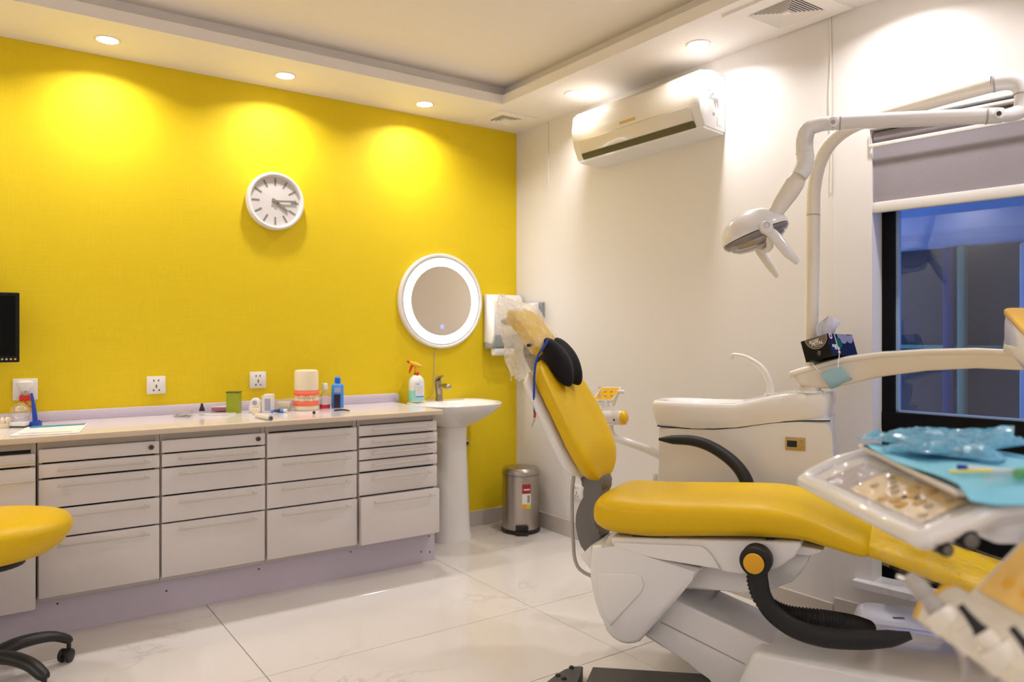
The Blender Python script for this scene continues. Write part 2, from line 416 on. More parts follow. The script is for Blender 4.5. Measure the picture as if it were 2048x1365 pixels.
# marble sill
bm = NB(); wbox(bm, .085, U1_+.06, -.035, .14, .205, .238, .004); struct('window_sill', bm, SILL)
# window 1: black frame set 10 cm back, big pane above, dark panel below
win = bpy.data.objects.new('window_1', None); COL.objects.link(win); win.location = W(.15, .1, .24); win['kind'] = 'structure'
fr = NB()
FN = .10
wbox(fr, .148, .205, FN, FN+.07, Z0, Z1, .004); wbox(fr, 2.14, 2.2, FN, FN+.07, Z0, Z1, .004)
wbox(fr, .148, 2.2, FN, FN+.07, Z1-.06, Z1+.0, .004); wbox(fr, .148, 2.2, FN, FN+.07, .238, .30, .004)
wbox(fr, .148, 2.2, FN-.004, FN+.07, .875, .948, .004); wbox(fr, 1.15, 1.21, FN, FN+.07, .30, Z1, .004)
wpart('window_frame', fr, FRAMEB, win, 0)
bd = NB()
for a, b_ in ((.205, 1.15), (1.21, 2.14)):
    for k in range(3): wbox(bd, a, b_, FN+.012+(.004 if k % 2 else 0), FN+.03, .30+k*.1925, .30+(k+1)*.1925-.004, .003)
wpart('lower_panel', bd, FRAMEB, win, 0)
bd = NB()
for a, b_ in ((.205, 1.15), (1.21, 2.14)):
    wbox(bd, a, a+.012, FN+.02, FN+.045, .948, Z1-.06); wbox(bd, a, b_, FN+.02, FN+.045, .948, .956); wbox(bd, b_-.012, b_, FN+.02, FN+.045, .948, Z1-.06)
wpart('glazing_bead', bd, mat('bead_bluegrey', (.30, .42, .62), .3), win, 0)
for a, b_ in ((.205, 1.15), (1.21, 2.14)):
    bd = NB(); wbox(bd, a, b_, FN+.03, FN+.036, .95, Z1-.06); wpart('glass_pane', bd, GLASS, win, 0)

# outside seen through the glass
outw = NB(); wbox(outw, -1.5, 5, 1.75, 1.9, -.3, 3.4); o = struct('wall_outside', outw, WALLOUT)
o = NB(); wbox(o, -1.5, 5, .3, 1.75, -.3, .15); struct('ground_outside', o, WALLOUT)
o = NB(); wbox(o, -.6, 5, .95, 1.75, 1.80, 1.95, .01); link = struct('canopy_outside', o, SLABOUT)
o = NB()
wbox(o, -.028, .012, 1.60, 1.66, .15, 1.795, .006); p = link_mesh('drain_pipe', o, POSTOUT, None); p['label'] = 'thin greenish upright pipe outside against the wall, seen through the window'; p['category'] = 'pipe'
o = NB(); wbox(o, -.6, 4, 1.68, 1.735, 1.19, 1.215, .005); p = link_mesh('horizontal_rail', o, POSTOUT, None); p['label'] = 'long thin horizontal rail outside across the wall behind the glass'; p['category'] = 'rail'
o = NB(); wbox(o, -.125, -.064, 1.66, 1.74, .15, 1.795, .01); p = link_mesh('wall_pipe', o, mat('pipe_navy', (.02, .05, .14), .5), None); p['label'] = 'broad dark blue upright pipe outside, left of the greenish pipe'; p['category'] = 'pipe'
t = thing('outdoor_cabinet', 'pale blue cabinet standing outside at the right edge of the window', 'cabinet', W(.65, 1.35, .15))
o = NB(); wbox(o, .382, .95, 1.2, 1.55, .15, 1.745, .012); wpart('body', o, CABOUT, t)
o = NB(); wbox(o, .41, .92, 1.185, 1.2, .25, 1.70, .004); wpart('door', o, CABOUT, t)

# roller blind
t = thing('roller_blind', 'grey fabric roller blind half lowered over the window with a white bottom bar', 'blind', W(1.15, 0, 1.8))
bm = NB()
wbox(bm, .155, 2.19, .012, .0145, 1.835, 2.10); wpart('fabric', bm, BLIND, t, 0)
bm = NB(); tube(bm, [W(.16, .03, 2.105), W(2.19, .03, 2.105)], .031, 20, smooth=False); wpart('roller_tube', bm, BLIND, t)
bm = NB(); wbox(bm, .150, 2.195, -.018, .056, 2.137, 2.15, .003); wbox(bm, .150, 2.195, -.02, -.014, 2.062, 2.078, .002)
wbox(bm, .147, .153, -.018, .05, 2.068, 2.14, .002); wpart('headrail', bm, BLINDBAR, t)
bm = NB(); wbox(bm, .150, 2.19, .002, .024, 1.79, 1.835, .006); wpart('bottom_bar', bm, BLINDBAR, t)

# ------------------------------------------------------------------ downlights
def lamp_light(x, y, power, name='downlight_lamp', size=.08, spread=142):
    l = bpy.data.lights.new(name, 'AREA'); l.shape = 'DISK'; l.size = size; l.energy = power; l.color = SPOT_COL; l.spread = radians(spread)
    o = bpy.data.objects.new(name, l); COL.objects.link(o); return o
def make_down(label):
    t = thing('downlight', label, 'ceiling light', (0, 0, 0), 0, 'round recessed downlights in the dropped ceiling border')
    bm = NB(); lathe(bm, [(.047, 0.0), (.047, -.0035), (.056, -.004), (.06, -.001), (.06, .0)], seg=32, caps=False); link_mesh('trim_ring', bm, WPLAST, t)
    bm = NB(); cyl(bm, (0, 0, -.0015), .048, .003, 28); link_mesh('lens', bm, LAMPE, t)
    return t
pos = [(-2.556, -.243, 'downlight nearest the left edge, above the yellow wall'), (-1.705, -.239, 'middle downlight above the yellow wall, over the clock'),
       (-.848, -.228, 'right downlight above the yellow wall, over the round mirror'), (-.234, -.905, 'downlight near the corner above the left end of the air conditioner'),
       (-.228, -1.821, 'downlight above the right end of the air conditioner')]
hid = [(-3.41, -.243), (-4.25, -.243), (-.228, -2.74), (-.13, -3.6), (-.1, -4.4), (-.9, -5.62), (-1.8, -5.62), (-2.7, -5.62), (-3.6, -5.62), (-4.5, -4.7), (-4.5, -3.8), (-4.5, -2.9), (-4.5, -2.0), (-4.5, -1.1)]
d0 = make_down(pos[0][2])
HL = ['yellow wall downlight just beyond the left edge of the view', 'last yellow wall downlight in the far left corner', 'downlight above the roller blind, just beyond the top edge', 'window side downlight beside the right edge of the view', 'window side downlight nearest the back corner',
      'back border downlight nearest the window', 'back border downlight behind the camera on the right', 'back border downlight straight behind the camera', 'back border downlight behind the camera on the left',
      'side border downlight nearest the back corner', 'second side border downlight from the back corner', 'middle side border downlight', 'side border downlight behind the stool', 'side border downlight nearest the yellow wall']
downs = [d0]+[copy_thing(d0, p[2]) for p in (pos+[(h[0], h[1], l_) for h, l_ in zip(hid, HL)])[1:]]
for d, p in zip(downs, pos+hid):
    d.location = (p[0], p[1], SZ)
    l = lamp_light(0, 0, SPOT_POWER); l.location = (0, 0, -.006); l.parent = d

# ceiling vents
def vent(name, label, c, ax, half, inner, nlev):
    t = thing(name, label, 'air vent', (c[0], c[1], SZ), ax)
    bm = NB()
    def frame(a, b, z0, z1, z0b=None):
        z0b = z0 if z0b is None else z0b
        R = [[V((sx*a, sy*a, z0)) for sx, sy in ((-1, -1), (1, -1), (1, 1), (-1, 1))], [V((sx*b, sy*b, z0b)) for sx, sy in ((-1, -1), (1, -1), (1, 1), (-1, 1))],
             [V((sx*b, sy*b, z1)) for sx, sy in ((-1, -1), (1, -1), (1, 1), (-1, 1))], [V((sx*a, sy*a, z1)) for sx, sy in ((-1, -1), (1, -1), (1, 1), (-1, 1))]]
        return R
    R = frame(half, inner, -.010, 0); loft(bm, R+[R[0]], caps=False); link_mesh('border', bm, SOFF, t, 0)
    bm = NB(); box(bm, (-inner, -inner, -.0005), (inner, inner, .0)); link_mesh('backing', bm, mat('vent_dark', (.05, .045, .04), .8), t, 0)
    st = inner/(nlev+1.2)
    for k in range(nlev):
        a = inner-st*k; b = a-st*.62; bm = NB(); R = frame(a, b, -.009-.003*k/nlev, -.004-.003*k/nlev, -.003-.003*k/nlev)
        loft(bm, R+[R[0]], caps=False); link_mesh('slat', bm, SOFF, t, 0)
    a = st*1.3; bm = NB(); box(bm, (-a, -a, -.013), (a, a, -.002), .002); link_mesh('centre_plate', bm, SOFF, t, 0)
    return t
vent('ceiling_vent', 'small square slatted ceiling vent in the corner above the yellow wall', (-.262, -.247), 0, .15, .088, 3)
v2 = vent('exhaust_vent', 'large square louvred exhaust vent in the ceiling at the top right', (-.205, -2.29), 0, .19, .116, 8)

# ================================================================== YELLOW WALL
# clock
t = thing('wall_clock', 'round white wall clock with grey bar hour marks on the yellow wall', 'clock', (-1.689, 0, 2.03))
cy_ = lambda bm, prof, seg=48: lathe(bm, prof, (-1.689, 0, 2.03), seg, (0, -1, 0), caps=False)
wpart('rim', cy_(NB(), [(.150, .0), (.162, .012), (.162, .034), (.158, .042), (.150, .044), (.143, .040), (.140, .022)]), WPLAST, t)
wpart('dial', lathe(NB(), [(.142, .0), (.142, .023)], (-1.689, 0, 2.03), 48, (0, -1, 0)), CLOCKF, t)
for k in range(12):
    a = k*pi/6; xf = M.Translation((-1.689, -.0235, 2.03)) @ M.Rotation(a, 4, 'Y')
    bm = NB(); box(bm, (-.0045, -.001, .088), (.0045, .0005, .132)); bm.transform(xf); wpart('hour_mark', bm, CLOCKM, t, 0)
for nm, ang, ln, w_, yy in (('minute_hand', 86, .118, .005, -.031), ('hour_hand', 127, .085, .007, -.028)):
    bm = NB(); box(bm, (-w_, -.001, -.022), (w_, .001, ln)); bm.transform(M.Translation((-1.689, yy, 2.03)) @ M.Rotation(radians(ang), 4, 'Y')); wpart(nm, bm, CLOCKM, t, 0)
wpart('hub', cyl(NB(), (-1.689, -.029, 2.03), .009, .012, 16, 0, 'Y'), CLOCKM, t)
# mirror
MX, MZ = -.612, 1.495
t = thing('round_mirror', 'round lit mirror with a glowing ring on the yellow wall above the basin', 'mirror', (MX, 0, MZ))
L = lambda prof, caps=False, seg=64: lathe(NB(), prof, (MX, 0, MZ), seg, (0, -1, 0), caps)
wpart('frame', L([(.29, 0), (.306, .004), (.306, .03), (.300, .036), (.291, .036), (.287, .03)]), WPLAST, t)
wpart('bezel', L([(.29, .02), (.29, .0305), (.274, .0305), (.274, .02)]), mat('bezel_grey', (.55, .56, .52), .3), t)
wpart('light_ring', L([(.275, .02), (.275, .031), (.226, .031), (.226, .02)]), LEDW, t)
wpart('glass', L([(.227, .02), (.227, .0305)], True), MIRROR, t)
bm = NB(); box(bm, (MX-.012, -.0318, MZ-.178), (MX+.012, -.0305, MZ-.154), .001); wpart('touch_switch', bm, mat('touch_blue', (.2, .25, 1), .4, emit=(.3, .35, 1), es=1.2), t, 0)
bm = NB(); tube(bm, [(MX-.03, -.02, MZ-.3), (MX-.04, -.004, MZ-.36), (MX-.045, -.004, MZ-.5), (MX-.05, -.006, MZ-.6), (MX-.09, -.02, MZ-.634)], .0028, 8)
wpart('cable', bm, mat('cable_beige', (.62, .48, .30), .5), t)
# paper towel dispenser
t = thing('towel_dispenser', 'large white and grey paper towel dispenser on the yellow wall beside the mirror', 'dispenser', (-.19, 0, 1.2))
def fwall(x0, x1, prof, m, bev, nm, dz=0):   # profile (y,z) extruded in x
    wpart(nm, prism(NB(), prof, x0, x1, lambda a, b, d: V((d, a, b)), bev), m, t)
fwall(-.277, -.028, [(0, 1.225), (-.10, 1.21), (-.125, 1.24), (-.135, 1.4), (-.115, 1.52), (-.09, 1.545), (0, 1.55)], WPLAST, .012, 'cover')
fwall(-.275, -.030, [(-.005, 1.18), (-.09, 1.185), (-.122, 1.205), (-.137, 1.25), (-.137, 1.275), (-.02, 1.275)], mat('disp_grey', (.33, .36, .36), .3), .01, 'lower_tray')
bm = NB(); ball(bm, (-.165, -.134, 1.365), 1, (.058, .008, .024)); wpart('window', bm, BLACKP, t)
bm = NB(); prism(bm, [(-.055, 1.19), (-.12, 1.18), (-.10, 1.145), (-.06, 1.14)], -.25, -.1, lambda a, b, d: V((d, a, b)), .006, 2, 3); wpart('paper_towel', bm, TISSUE, t)
# soap dispenser on white wall
t = thing('soap_dispenser', 'small white soap dispenser with a grey back on the white wall in the corner', 'dispenser', (0, -.24, 1.33))
bm = NB(); prism(bm, [(0, 1.30), (-.03, 1.29), (-.035, 1.4), (-.03, 1.49), (0, 1.495)], -.32, -.15, lambda a, b, d: V((a, d, b)), .008); wpart('back_plate', bm, mat('disp_grey2', (.30, .32, .33), .3), t)
bm = NB(); prism(bm, [(-.03, 1.33), (-.09, 1.32), (-.115, 1.36), (-.10, 1.46), (-.07, 1.485), (-.03, 1.49)], -.305, -.165, lambda a, b, d: V((a, d, b)), .012); wpart('cover', bm, CERAM, t)
bm = NB(); box(bm, (-.117, -.26, 1.43), (-.098, -.22, 1.45), .004); wpart('push_button', bm, mat('btn_blue', (.3, .45, .6), .4), t)

# wall sockets
def socket(label, plane, c, half, group=None):
    """plane 'Y' : on yellow wall; 'X': on white wall"""
    t = thing('wall_socket', label, 'socket', (c[0], c[1], c[2]))
    mp = (lambda a, b, d: V((c[0]+a, -d, c[2]+b))) if plane == 'Y' else (lambda a, b, d: V((-d, c[1]-a, c[2]+b)))
    def bx(bm, a0, a1, b0, b1, d0, d1, bev=0):
        q = bmesh.new(); box(q, (a0, d0, b0), (a1, d1, b1), bev)
        for v in q.verts: v.co = mp(v.co.x, v.co.z, v.co.y)
        merge(bm, q)
    bm = NB(); bx(bm, -half, half, -half*1.02, half*1.02, 0, .011, .003); wpart('face_plate', bm, WPLAST, t)
    bm = NB(); bx(bm, -half*.8, half*.8, -half*.8, half*.8, .0105, .0125, .001); wpart('insert', bm, CERAM, t)
    for (a, b, w_, h_) in ((-.012, .024, .003, .005), (.010, .024, .003, .005), (0, -.006, .003, .009), (-.013, -.026, .004, .004), (.013, -.026, .004, .004)):
        bm = NB(); bx(bm, a-w_, a+w_, b-h_, b+h_, .012, .0131); wpart('pin_hole', bm, DARKCASE, t, 0)
    return t
socket('white square wall socket on the yellow wall under the clock, left of the middle one', 'Y', (-2.303, 0, 1.016), .045)
socket('white square wall socket behind the white carton and mug on the counter', 'Y', (-1.781, 0, 1.024), .045)
socket('white wall socket low on the white wall, seen behind the chair back hinge', 'X', (0, -.66, .297), .045)
t = socket('white wall socket at far left with a charger adaptor plugged in', 'Y', (-2.874, 0, 1.018), .05)
t = thing('plug_in_adaptor', 'small domed plug in adaptor with a red and white label at far left', 'adaptor', (-2.88, 0, 1.01))  # charger adaptor in the far left socket, not a lamp
bm = NB(); lathe(bm, [(.0, .0), (.018, .002), (.030, .018), (.035, .03), (.034, .042), (.02, .05), (0, .052)], (-2.875, -.04, 1.012), 20, None, False); wpart('dome', bm, CERAM, t)
bm = NB(); cyl(bm, (-2.875, -.036, 1.0), .018, .03, 18, .002); wpart('neck', bm, CLEAR, t)
bm = NB(); box(bm, (-2.899, -.055, .965), (-2.851, -.0131, .992), .003); wpart('red_label', bm, RED, t)
bm = NB(); tube(bm, [(-2.88, -.035, .968), (-2.865, -.03, .945), (-2.84, -.03, .925), (-2.83, -.05, .89), (-2.83, -.07, .866)], .003, 8); wpart('lead', bm, RED, t)
# monitor on bracket
t = thing('monitor', 'black flat screen monitor cut off by the left edge, on the yellow wall', 'monitor', (-3.1, -.15, 1.3))
bm = NB(); box(bm, (-3.34, -.16, 1.152), (-2.902, -.115, 1.47), .005); wpart('bezel', bm, mat('bezel_black', (.010, .009, .009), .35, spec=.25), t)
bm = NB(); box(bm, (-3.32, -.162, 1.182), (-2.918, -.1595, 1.455)); wpart('screen', bm, mat('screen_off', (.003, .003, .003), .3, spec=.12), t, 0)
for k in range(4):
    bm = NB(); cyl(bm, (-2.919-k*.0165, -.161, 1.167), .0045, .004, 12, 0, 'Y'); o = wpart('button', bm, YPLAST if k == 0 else CHROME, t)
bm = NB(); box(bm, (-3.16, -.115, 1.26), (-3.06, 0, 1.36), .004); wpart('wall_bracket', bm, BLACKP, t)
# wires on the white wall
t = link_mesh('wall_cable', tube(NB(), [(-.004, -.36, SZ), (-.004, -.36, 2.5), (-.004, -.362, 2.28), (-.004, -.345, 2.2)], .004, 8), WHITE_WALL)
t['label'] = 'thin white cable down the white wall left of the air conditioner'; t['category'] = 'cable'
t = link_mesh('corner_cable', tube(NB(), [(-.005, -2.37, SZ), (-.004, -2.374, 2.5), (-.006, -2.368, 2.3), (-.004, -2.375, 2.1), (-.004, -2.372, 1.9)], .0035, 8), CREAM)
t['label'] = 'thin pale cable hanging from the ceiling right of the air conditioner'; t['category'] = 'cable'
# valve under sink
t = thing('angle_valve', 'tiny chrome water valve on the yellow wall beside the basin pedestal', 'valve', (-.42, 0, .56))
bm = NB(); cyl(bm, (-.42, -.006, .56), .024, .012, 20, .003, 'Y'); wpart('flange', bm, CHROME, t)
bm = NB(); cyl(bm, (-.42, -.02, .56), .009, .03, 14, .001, 'Y'); wpart('plug', bm, BLACKP, t)

# ================================================================== air conditioner
t = thing('air_conditioner', 'white split air conditioner high on the white wall', 'air conditioner', (0, -1.32, 2.29))
MX_ = lambda a, b, d: V((a, d, b))
body = [(-.0, 2.583), (-.10, 2.583), (-.161, 2.574), (-.192, 2.548), (-.205, 2.471), (-.188, 2.377), (-.154, 2.304), (-.0, 2.289)]
wpart('body', prism(NB(), body, -1.80, -.84, MX_, .008), UNITW, t)
wpart('front_panel', prism(NB(), [(-.15, 2.580), (-.166, 2.577), (-.198, 2.55), (-.211, 2.471), (-.199, 2.408), (-.185, 2.408)], -1.785, -.852, MX_, .004), CREAM, t)
wpart('louvre', prism(NB(), [(-.190, 2.397), (-.202, 2.400), (-.180, 2.340), (-.165, 2.330)], -1.742, -.90, MX_, .002), CREAM, t)
wpart('outlet_slot', prism(NB(), [(-.155, 2.312), (-.176, 2.334), (-.170, 2.318), (-.158, 2.302)], -1.745, -.90, MX_), mat('slot_olive', (.10, .085, .03), .6), t, 0)
wpart('display', prism(NB(), [(-.2035, 2.422), (-.2065, 2.437), (-.2045, 2.4375), (-.2015, 2.4225)], -1.37, -1.25, MX_), mat('ac_gold', (.62, .45, .18), .4), t, 0)
wpart('base_lip', prism(NB(), [(-.0, 2.289), (-.156, 2.303), (-.15, 2.294), (0, 2.28)], -1.79, -.85, MX_), UNITW, t)
# side label: illegible small print block and lines
xf = basis((-.11, -1.8005, 2.475), (1, 0, 0), (0, -1, 0))
bm = NB()
random.seed(3)
for k in range(9):
    a = -.035+random.random()*.03; b = .04-k*.009; box(bm, (a, b-.0018, 0), (a+.02+random.random()*.018, b+.0018, .0006))
bm.transform(xf); wpart('spec_label', bm, PRINTG, t, 0)
bm = NB()
for k in range(6): box(bm, (.02+k*.006, -.05-.012*(k % 3), 0), (.023+k*.006, -.02-.01*(k % 2), .0006))
box(bm, (.045, -.16, 0), (.075, -.158, .0006)); box(bm, (.045, -.12, 0), (.047, -.16, .0006)); box(bm, (.012, -.115, 0), (.027, -.10, .0006))
bm.transform(xf); wpart('side_print', bm, PRINTG, t, 0)

# ================================================================== cabinets and counter
ZT = .803
U = [(-3.66, -2.862), (-2.855, -2.391), (-2.386, -1.921), (-1.915, -1.446), (-1.438, -.970)]
rows = {0: [(.740, .789, 'd'), (.149, .733, 'door')],
        1: [(.746, .803, 'lock'), (.683, .740, 'd'), (.5557, .676, 'd'), (.432, .549, 'd'), (.184, .426, 'd')],
        2: [(.746, .803, 'lock'), (.683, .740, 'd'), (.5557, .676, 'd'), (.432, .549, 'd'), (.184, .426, 'd')],
        3: [(.679, .797, 'd'), (.556, .673, 'd'), (.431, .5495, 'd'), (.185, .425, 'd')],
        4: [(.745, .800, 'd'), (.684, .738, 'd'), (.6215, .677, 'd'), (.5605, .615, 'd'), (.435, .551, 'd'), (.183, .428, 'd')]}
labs = ['white cabinet with one drawer and a door, behind the yellow stool', 'white five drawer cabinet with a lock, leftmost of the drawer units',
        'white five drawer cabinet with a lock, second drawer unit from the left', 'white four drawer cabinet with a tall top drawer and no lock', 'white six drawer cabinet beside the basin, its bottom drawer slightly pulled out']
def handle(parent, x0, x1, z, y):
    bm = NB(); yy = y-.028
    tube(bm, [(x0, y, z), (x0+.002, yy+.006, z), (x0+.012, yy, z), (x1-.012, yy, z), (x1-.002, yy+.006, z), (x1, y, z)], .0042, 10, 3, True, (1.1, .9))
    wpart('handle', bm, HANDLEM, parent)
for i, (x0, x1) in enumerate(U):
    t = thing('drawer_cabinet' if i else 'door_cabinet', labs[i], 'cabinet', ((x0+x1)/2, -.3, .165), 0, 'white cabinets under the counter')
    bm = NB(); xa, xb = x0-.0015, x1+.0015
    # carcass: sides, back, bottom, top rail (open front)
    box(bm, (xa, -.578, .168), (xa+.018, -.02, .834)); box(bm, (xb-.018, -.578, .168), (xb, -.02, .834)); box(bm, (xa+.018, -.03, .168), (xb-.018, -.02, .834))
    box(bm, (xa+.018, -.578, .168), (xb-.018, -.03, .186)); box(bm, (xa+.018, -.574, .803), (xb-.018, -.03, .834))
    wpart('body', bm, CARC, t, 0)
    wpart('inside', box(NB(), (x0+.018, -.56, .187), (x1-.018, -.032, .80)), DARKGAP, t, 0)
    for j, (z0, z1, kd) in enumerate(rows[i]):
        dy = [0, .003, -.002, .004, .001, .002][(i*2+j) % 6]
        if i == 4 and j == 5: dy = .028
        if i == 0: dy = .012 if kd == 'd' else .018
        yf = -.600-dy
        bm = NB(); box(bm, (x0+.002, yf, z0+.0003), (x1-.002, -.580, z1-.0003), .004)
        if kd != 'door' and dy > .02: box(bm, (x0+.03, -.58, z0+.02), (x1-.03, -.2, z1-.05))
        d = wpart('door' if kd == 'door' else 'drawer', bm, DRAWER, t)
        wd = x1-x0
        if kd == 'lock':
            bm = NB(); cyl(bm, (x1-.036, yf-.003, (z0+z1)/2+.002), .0115, .008, 20, .001, 'Y'); wpart('lock', bm, mat('lock_dark', (.12, .10, .09), .3, metal=.8), d)
            bm = NB(); cyl(bm, (x1-.036, yf-.0075, (z0+z1)/2+.002), .004, .002, 12, 0, 'Y'); wpart('keyhole', bm, BLACKP, d)
        elif kd == 'door': handle(d, x0+.42, x1-.022, z1-.05, yf)
        elif i == 0: handle(d, x0+.42, x1-.022, z1-.03, yf)
        else: handle(d, x0+wd*.17, x1-wd*.13, z1-min(.028, (z1-z0)*.42), yf)
# kick plinth
t = thing('plinth', 'long lilac grey plinth board under the cabinets with small dark screws', 'plinth', (-2.3, -.52, 0))
wpart('board', box(NB(), (-3.66, -.522, 0.0), (-.944, -.504, .167), .001), KICK, t, 0)
wpart('end_board', box(NB(), (-.962, -.503, 0), (-.944, -.03, .167), .001), KICK, t, 0)
for x, z in ((-2.35, .10), (-1.93, .125), (-1.45, .13), (-1.03, .06), (-.98, .14), (-.975, .05), (-2.78, .13)):
    wpart('screw', cyl(NB(), (x, -.5235, z), .004, .003, 10, 0, 'Y'), DARKGAP, t)
# worktop
t = thing('worktop', 'long glossy white worktop with a lilac backsplash along the yellow wall', 'worktop', (-2.3, -.3, .835))
wpart('slab', box(NB(), (-3.68, -.618, .836), (-.95, -.0, .8600), .002), COUNTER, t, 0)
wpart('edge_strip', box(NB(), (-3.68, -.631, .835), (-.95, -.6182, .8602), .004), CEDGE, t)
bm = NB(); prism(bm, [(-3.68, .8602), (-.915, .8602), (-.915, .898), (-.920, .909), (-.93, .912), (-3.68, .905)], -.02, -.0005, lambda a, b, d: V((a, d, b)), .003); wpart('backsplash', bm, SPLASH, t)

# ================================================================== basin
t = thing('wash_basin', 'white pedestal wash basin beside the counter under the round mirror', 'basin', (-.63, -.2, 0))
bm = NB()
rings = []
BX, BY = -.632, -.235
def bring(hw, hd, z, yo=0, n=40, e=.72):
    r = []
    for k in range(n):
        a = 2*pi*k/n; c, s = cos(a), sin(a)
        x = math.copysign(abs(c)**e, c)*hw; y = math.copysign(abs(s)**e, s)*hd
        if s > 0: y = math.copysign(abs(s)**.45, s)*hd
        r.append(V((BX+x, min(-.002, BY+yo+y), z)))
    return r
for hw, hd, z, yo in ((.085, .085, .70, .05), (.12, .11, .715, .05), (.19, .165, .755, .03), (.245, .21, .80, .015), (.272, .235, .838, 0), (.276, .24, .852, 0), (.270, .235, .858, 0), (.235, .17, .855, -.035), (.21, .15, .835, -.04), (.16, .11, .79, -.04), (.05, .04, .765, -.04)):
    rings.append(bring(hw, hd, z, yo))
loft(bm, rings, True); wpart('bowl', bm, CERAM, t)
bm = NB(); R = []
for hw, hd, z in ((.128, .115, 0), (.128, .115, .02), (.118, .105, .06), (.105, .098, .35), (.092, .09, .60), (.096, .092, .703)):
    R.append([V((-.635+math.copysign(abs(cos(a))**.8, cos(a))*hw, -.18+math.copysign(abs(sin(a))**.8, sin(a))*hd, z)) for a in [2*pi*k/36 for k in range(36)]])
loft(bm, R); wpart('pedestal', bm, CERAM, t)
tp = thing('basin_tap', 'brushed metal mixer tap on the back of the wash basin', 'tap', (-.66, -.075, .857))
bm = NB(); tube(bm, [(-.66, -.075, .857), (-.66, -.075, .90), (-.665, -.075, .95), (-.668, -.075, .985)], [.024, .021, .023, .021], 16); wpart('body', bm, TAPM, tp)
bm = NB(); tube(bm, [(-.662, -.09, .94), (-.655, -.13, .955), (-.65, -.17, .95)], [.015, .014, .016], 14); ball(bm, (-.65, -.175, .948), .019); wpart('spout', bm, TAPM, tp)
bm = NB(); tube(bm, [(-.668, -.07, .985), (-.668, -.085, 1.003), (-.662, -.13, 1.018)], [.021, .019, .009], 12, 5, True, (.5, 1)); wpart('lever', bm, TAPM, tp)

# bin
t = thing('pedal_bin', 'round brushed steel pedal bin with a red label in the corner', 'bin', (-.17, -.285, 0))
BC = (-.167, -.28, 0)
wpart('base_ring', lathe(NB(), [(.125, .0), (.128, .006), (.128, .02), (.121, .026)], BC, 40), BLACKP, t)
wpart('body', lathe(NB(), [(.120, .0265), (.120, .365), (.122, .367), (.122, .372), (.119, .374)], BC, 48), STEEL, t)
wpart('lid', lathe(NB(), [(.121, .375), (.1225, .381), (.121, .398), (.108, .415), (.07, .424), (.03, .426), (.0, .4265)], BC, 48, caps=False), STEEL, t)
dirv = (CAM-V(BC)); dirv.z = 0; dirv.normalize(); sdv = V((-dirv.y, dirv.x, 0))
bm = NB(); xf = basis(V(BC)+dirv*.125+V((0, 0, .012)), sdv, (0, 0, 1))
box(bm, (-.033, -.028, -.010), (.05, .02, .012), .006); box(bm, (-.033, -.012, .010), (.05, .005, .05), .004); bm.transform(xf); wpart('pedal', bm, BLACKP, t)
def curved_label(nm, a0, a1, z0, z1, m, r=.1206):
    base = atan2(dirv.y, dirv.x); rings = []
    for k in range(7):
        a = base+a0+(a1-a0)*k/6; rings.append([V((BC[0]+cos(a)*rr, BC[1]+sin(a)*rr, z)) for rr, z in ((r, z0), (r+.0008, z0), (r+.0008, z1), (r, z1))])
    wpart(nm, loft(NB(), rings), m, t, 0)
curved_label('label_red', .08, .56, .262, .322, PRINTR); curved_label('label_white', .08, .56, .196, .262, PRINTW)
curved_label('label_orange', .08, .32, .167, .196, PRINTO); curved_label('label_lime', .32, .56, .167, .196, PRINTY); curved_label('label_icon', .36, .50, .204, .252, PRINTG, .1213); curved_label('label_text', .16, .50, .284, .292, PRINTW, .1213)

# ================================================================== things on the worktop (z=.860)
CT = .8602
def on_counter(px, py): return Uz(px, py, CT)
def simple(name, label, cat, bm, m, loc=None, group=None, smooth=35):
    """a thing that is one mesh, origin moved to its base"""
    zs = [v.co.z for v in bm.verts]; xs = [v.co.x for v in bm.verts]; ys = [v.co.y for v in bm.verts]
    c = V(((min(xs)+max(xs))/2, (min(ys)+max(ys))/2, min(zs)))
    bm.transform(M.Translation(-c)); o = link_mesh(name, bm, m, None, smooth); o.location = c; o['label'] = label; o['category'] = cat
    if group: o['group'] = group
    return o
# spray bottle (stands on the deck of the basin / counter end)
sb = V((-.835, -.10, .861)); t = thing('spray_bottle', 'translucent white spray bottle with a red and yellow trigger beside the tap', 'bottle', sb)
R = [(.045, 0), (.048, .006), (.048, .12), (.044, .142), (.03, .158), (.018, .165)]
bm = NB(); lathe(bm, R, sb, 28, sq=(1, .62, .75)); wpart('bottle', bm, mat('bottle_white', (.80, .80, .76), .3, sss=.2), t)
bm = NB(); lathe(bm, [(.0486, .005), (.0486, .072)], sb, 28, sq=(1, .62, .75), caps=False); wpart('liquid_level', bm, TEALL, t)
tdir = (CAM-sb); tdir.z = 0; tdir.normalize(); xf = basis(sb+V((.004, -.0315, .072)), (1, 0, 0), (0, -1, 0))
bm = NB(); box(bm, (-.028, -.048, 0), (.032, .050, .0008)); bm.transform(xf); o = wpart('label_sheet', bm, PRINTW, t, 0)
bm = NB(); box(bm, (-.026, -.044, .0008), (.03, -.034, .0014)); box(bm, (-.022, .036, .0008), (.0, .042, .0014)); bm.transform(xf); wpart('label_stripe', bm, SKYBL, o, 0)
bm = NB()
for k in range(5): box(bm, (-.02, .022-k*.011, .0008), (.022, .024-k*.011, .0013))
bm.transform(xf); wpart('label_lines', bm, PRINTG, o, 0)
bm = NB(); cyl(bm, sb+V((0, 0, .172)), .015, .022, 18, .002); wpart('collar', bm, RED, t)
bm = NB(); tube(bm, [sb+V((0, 0, .18)), sb+V((0, 0, .20)), sb+V((.0, 0, .215))], [.012, .011, .014], 12); 
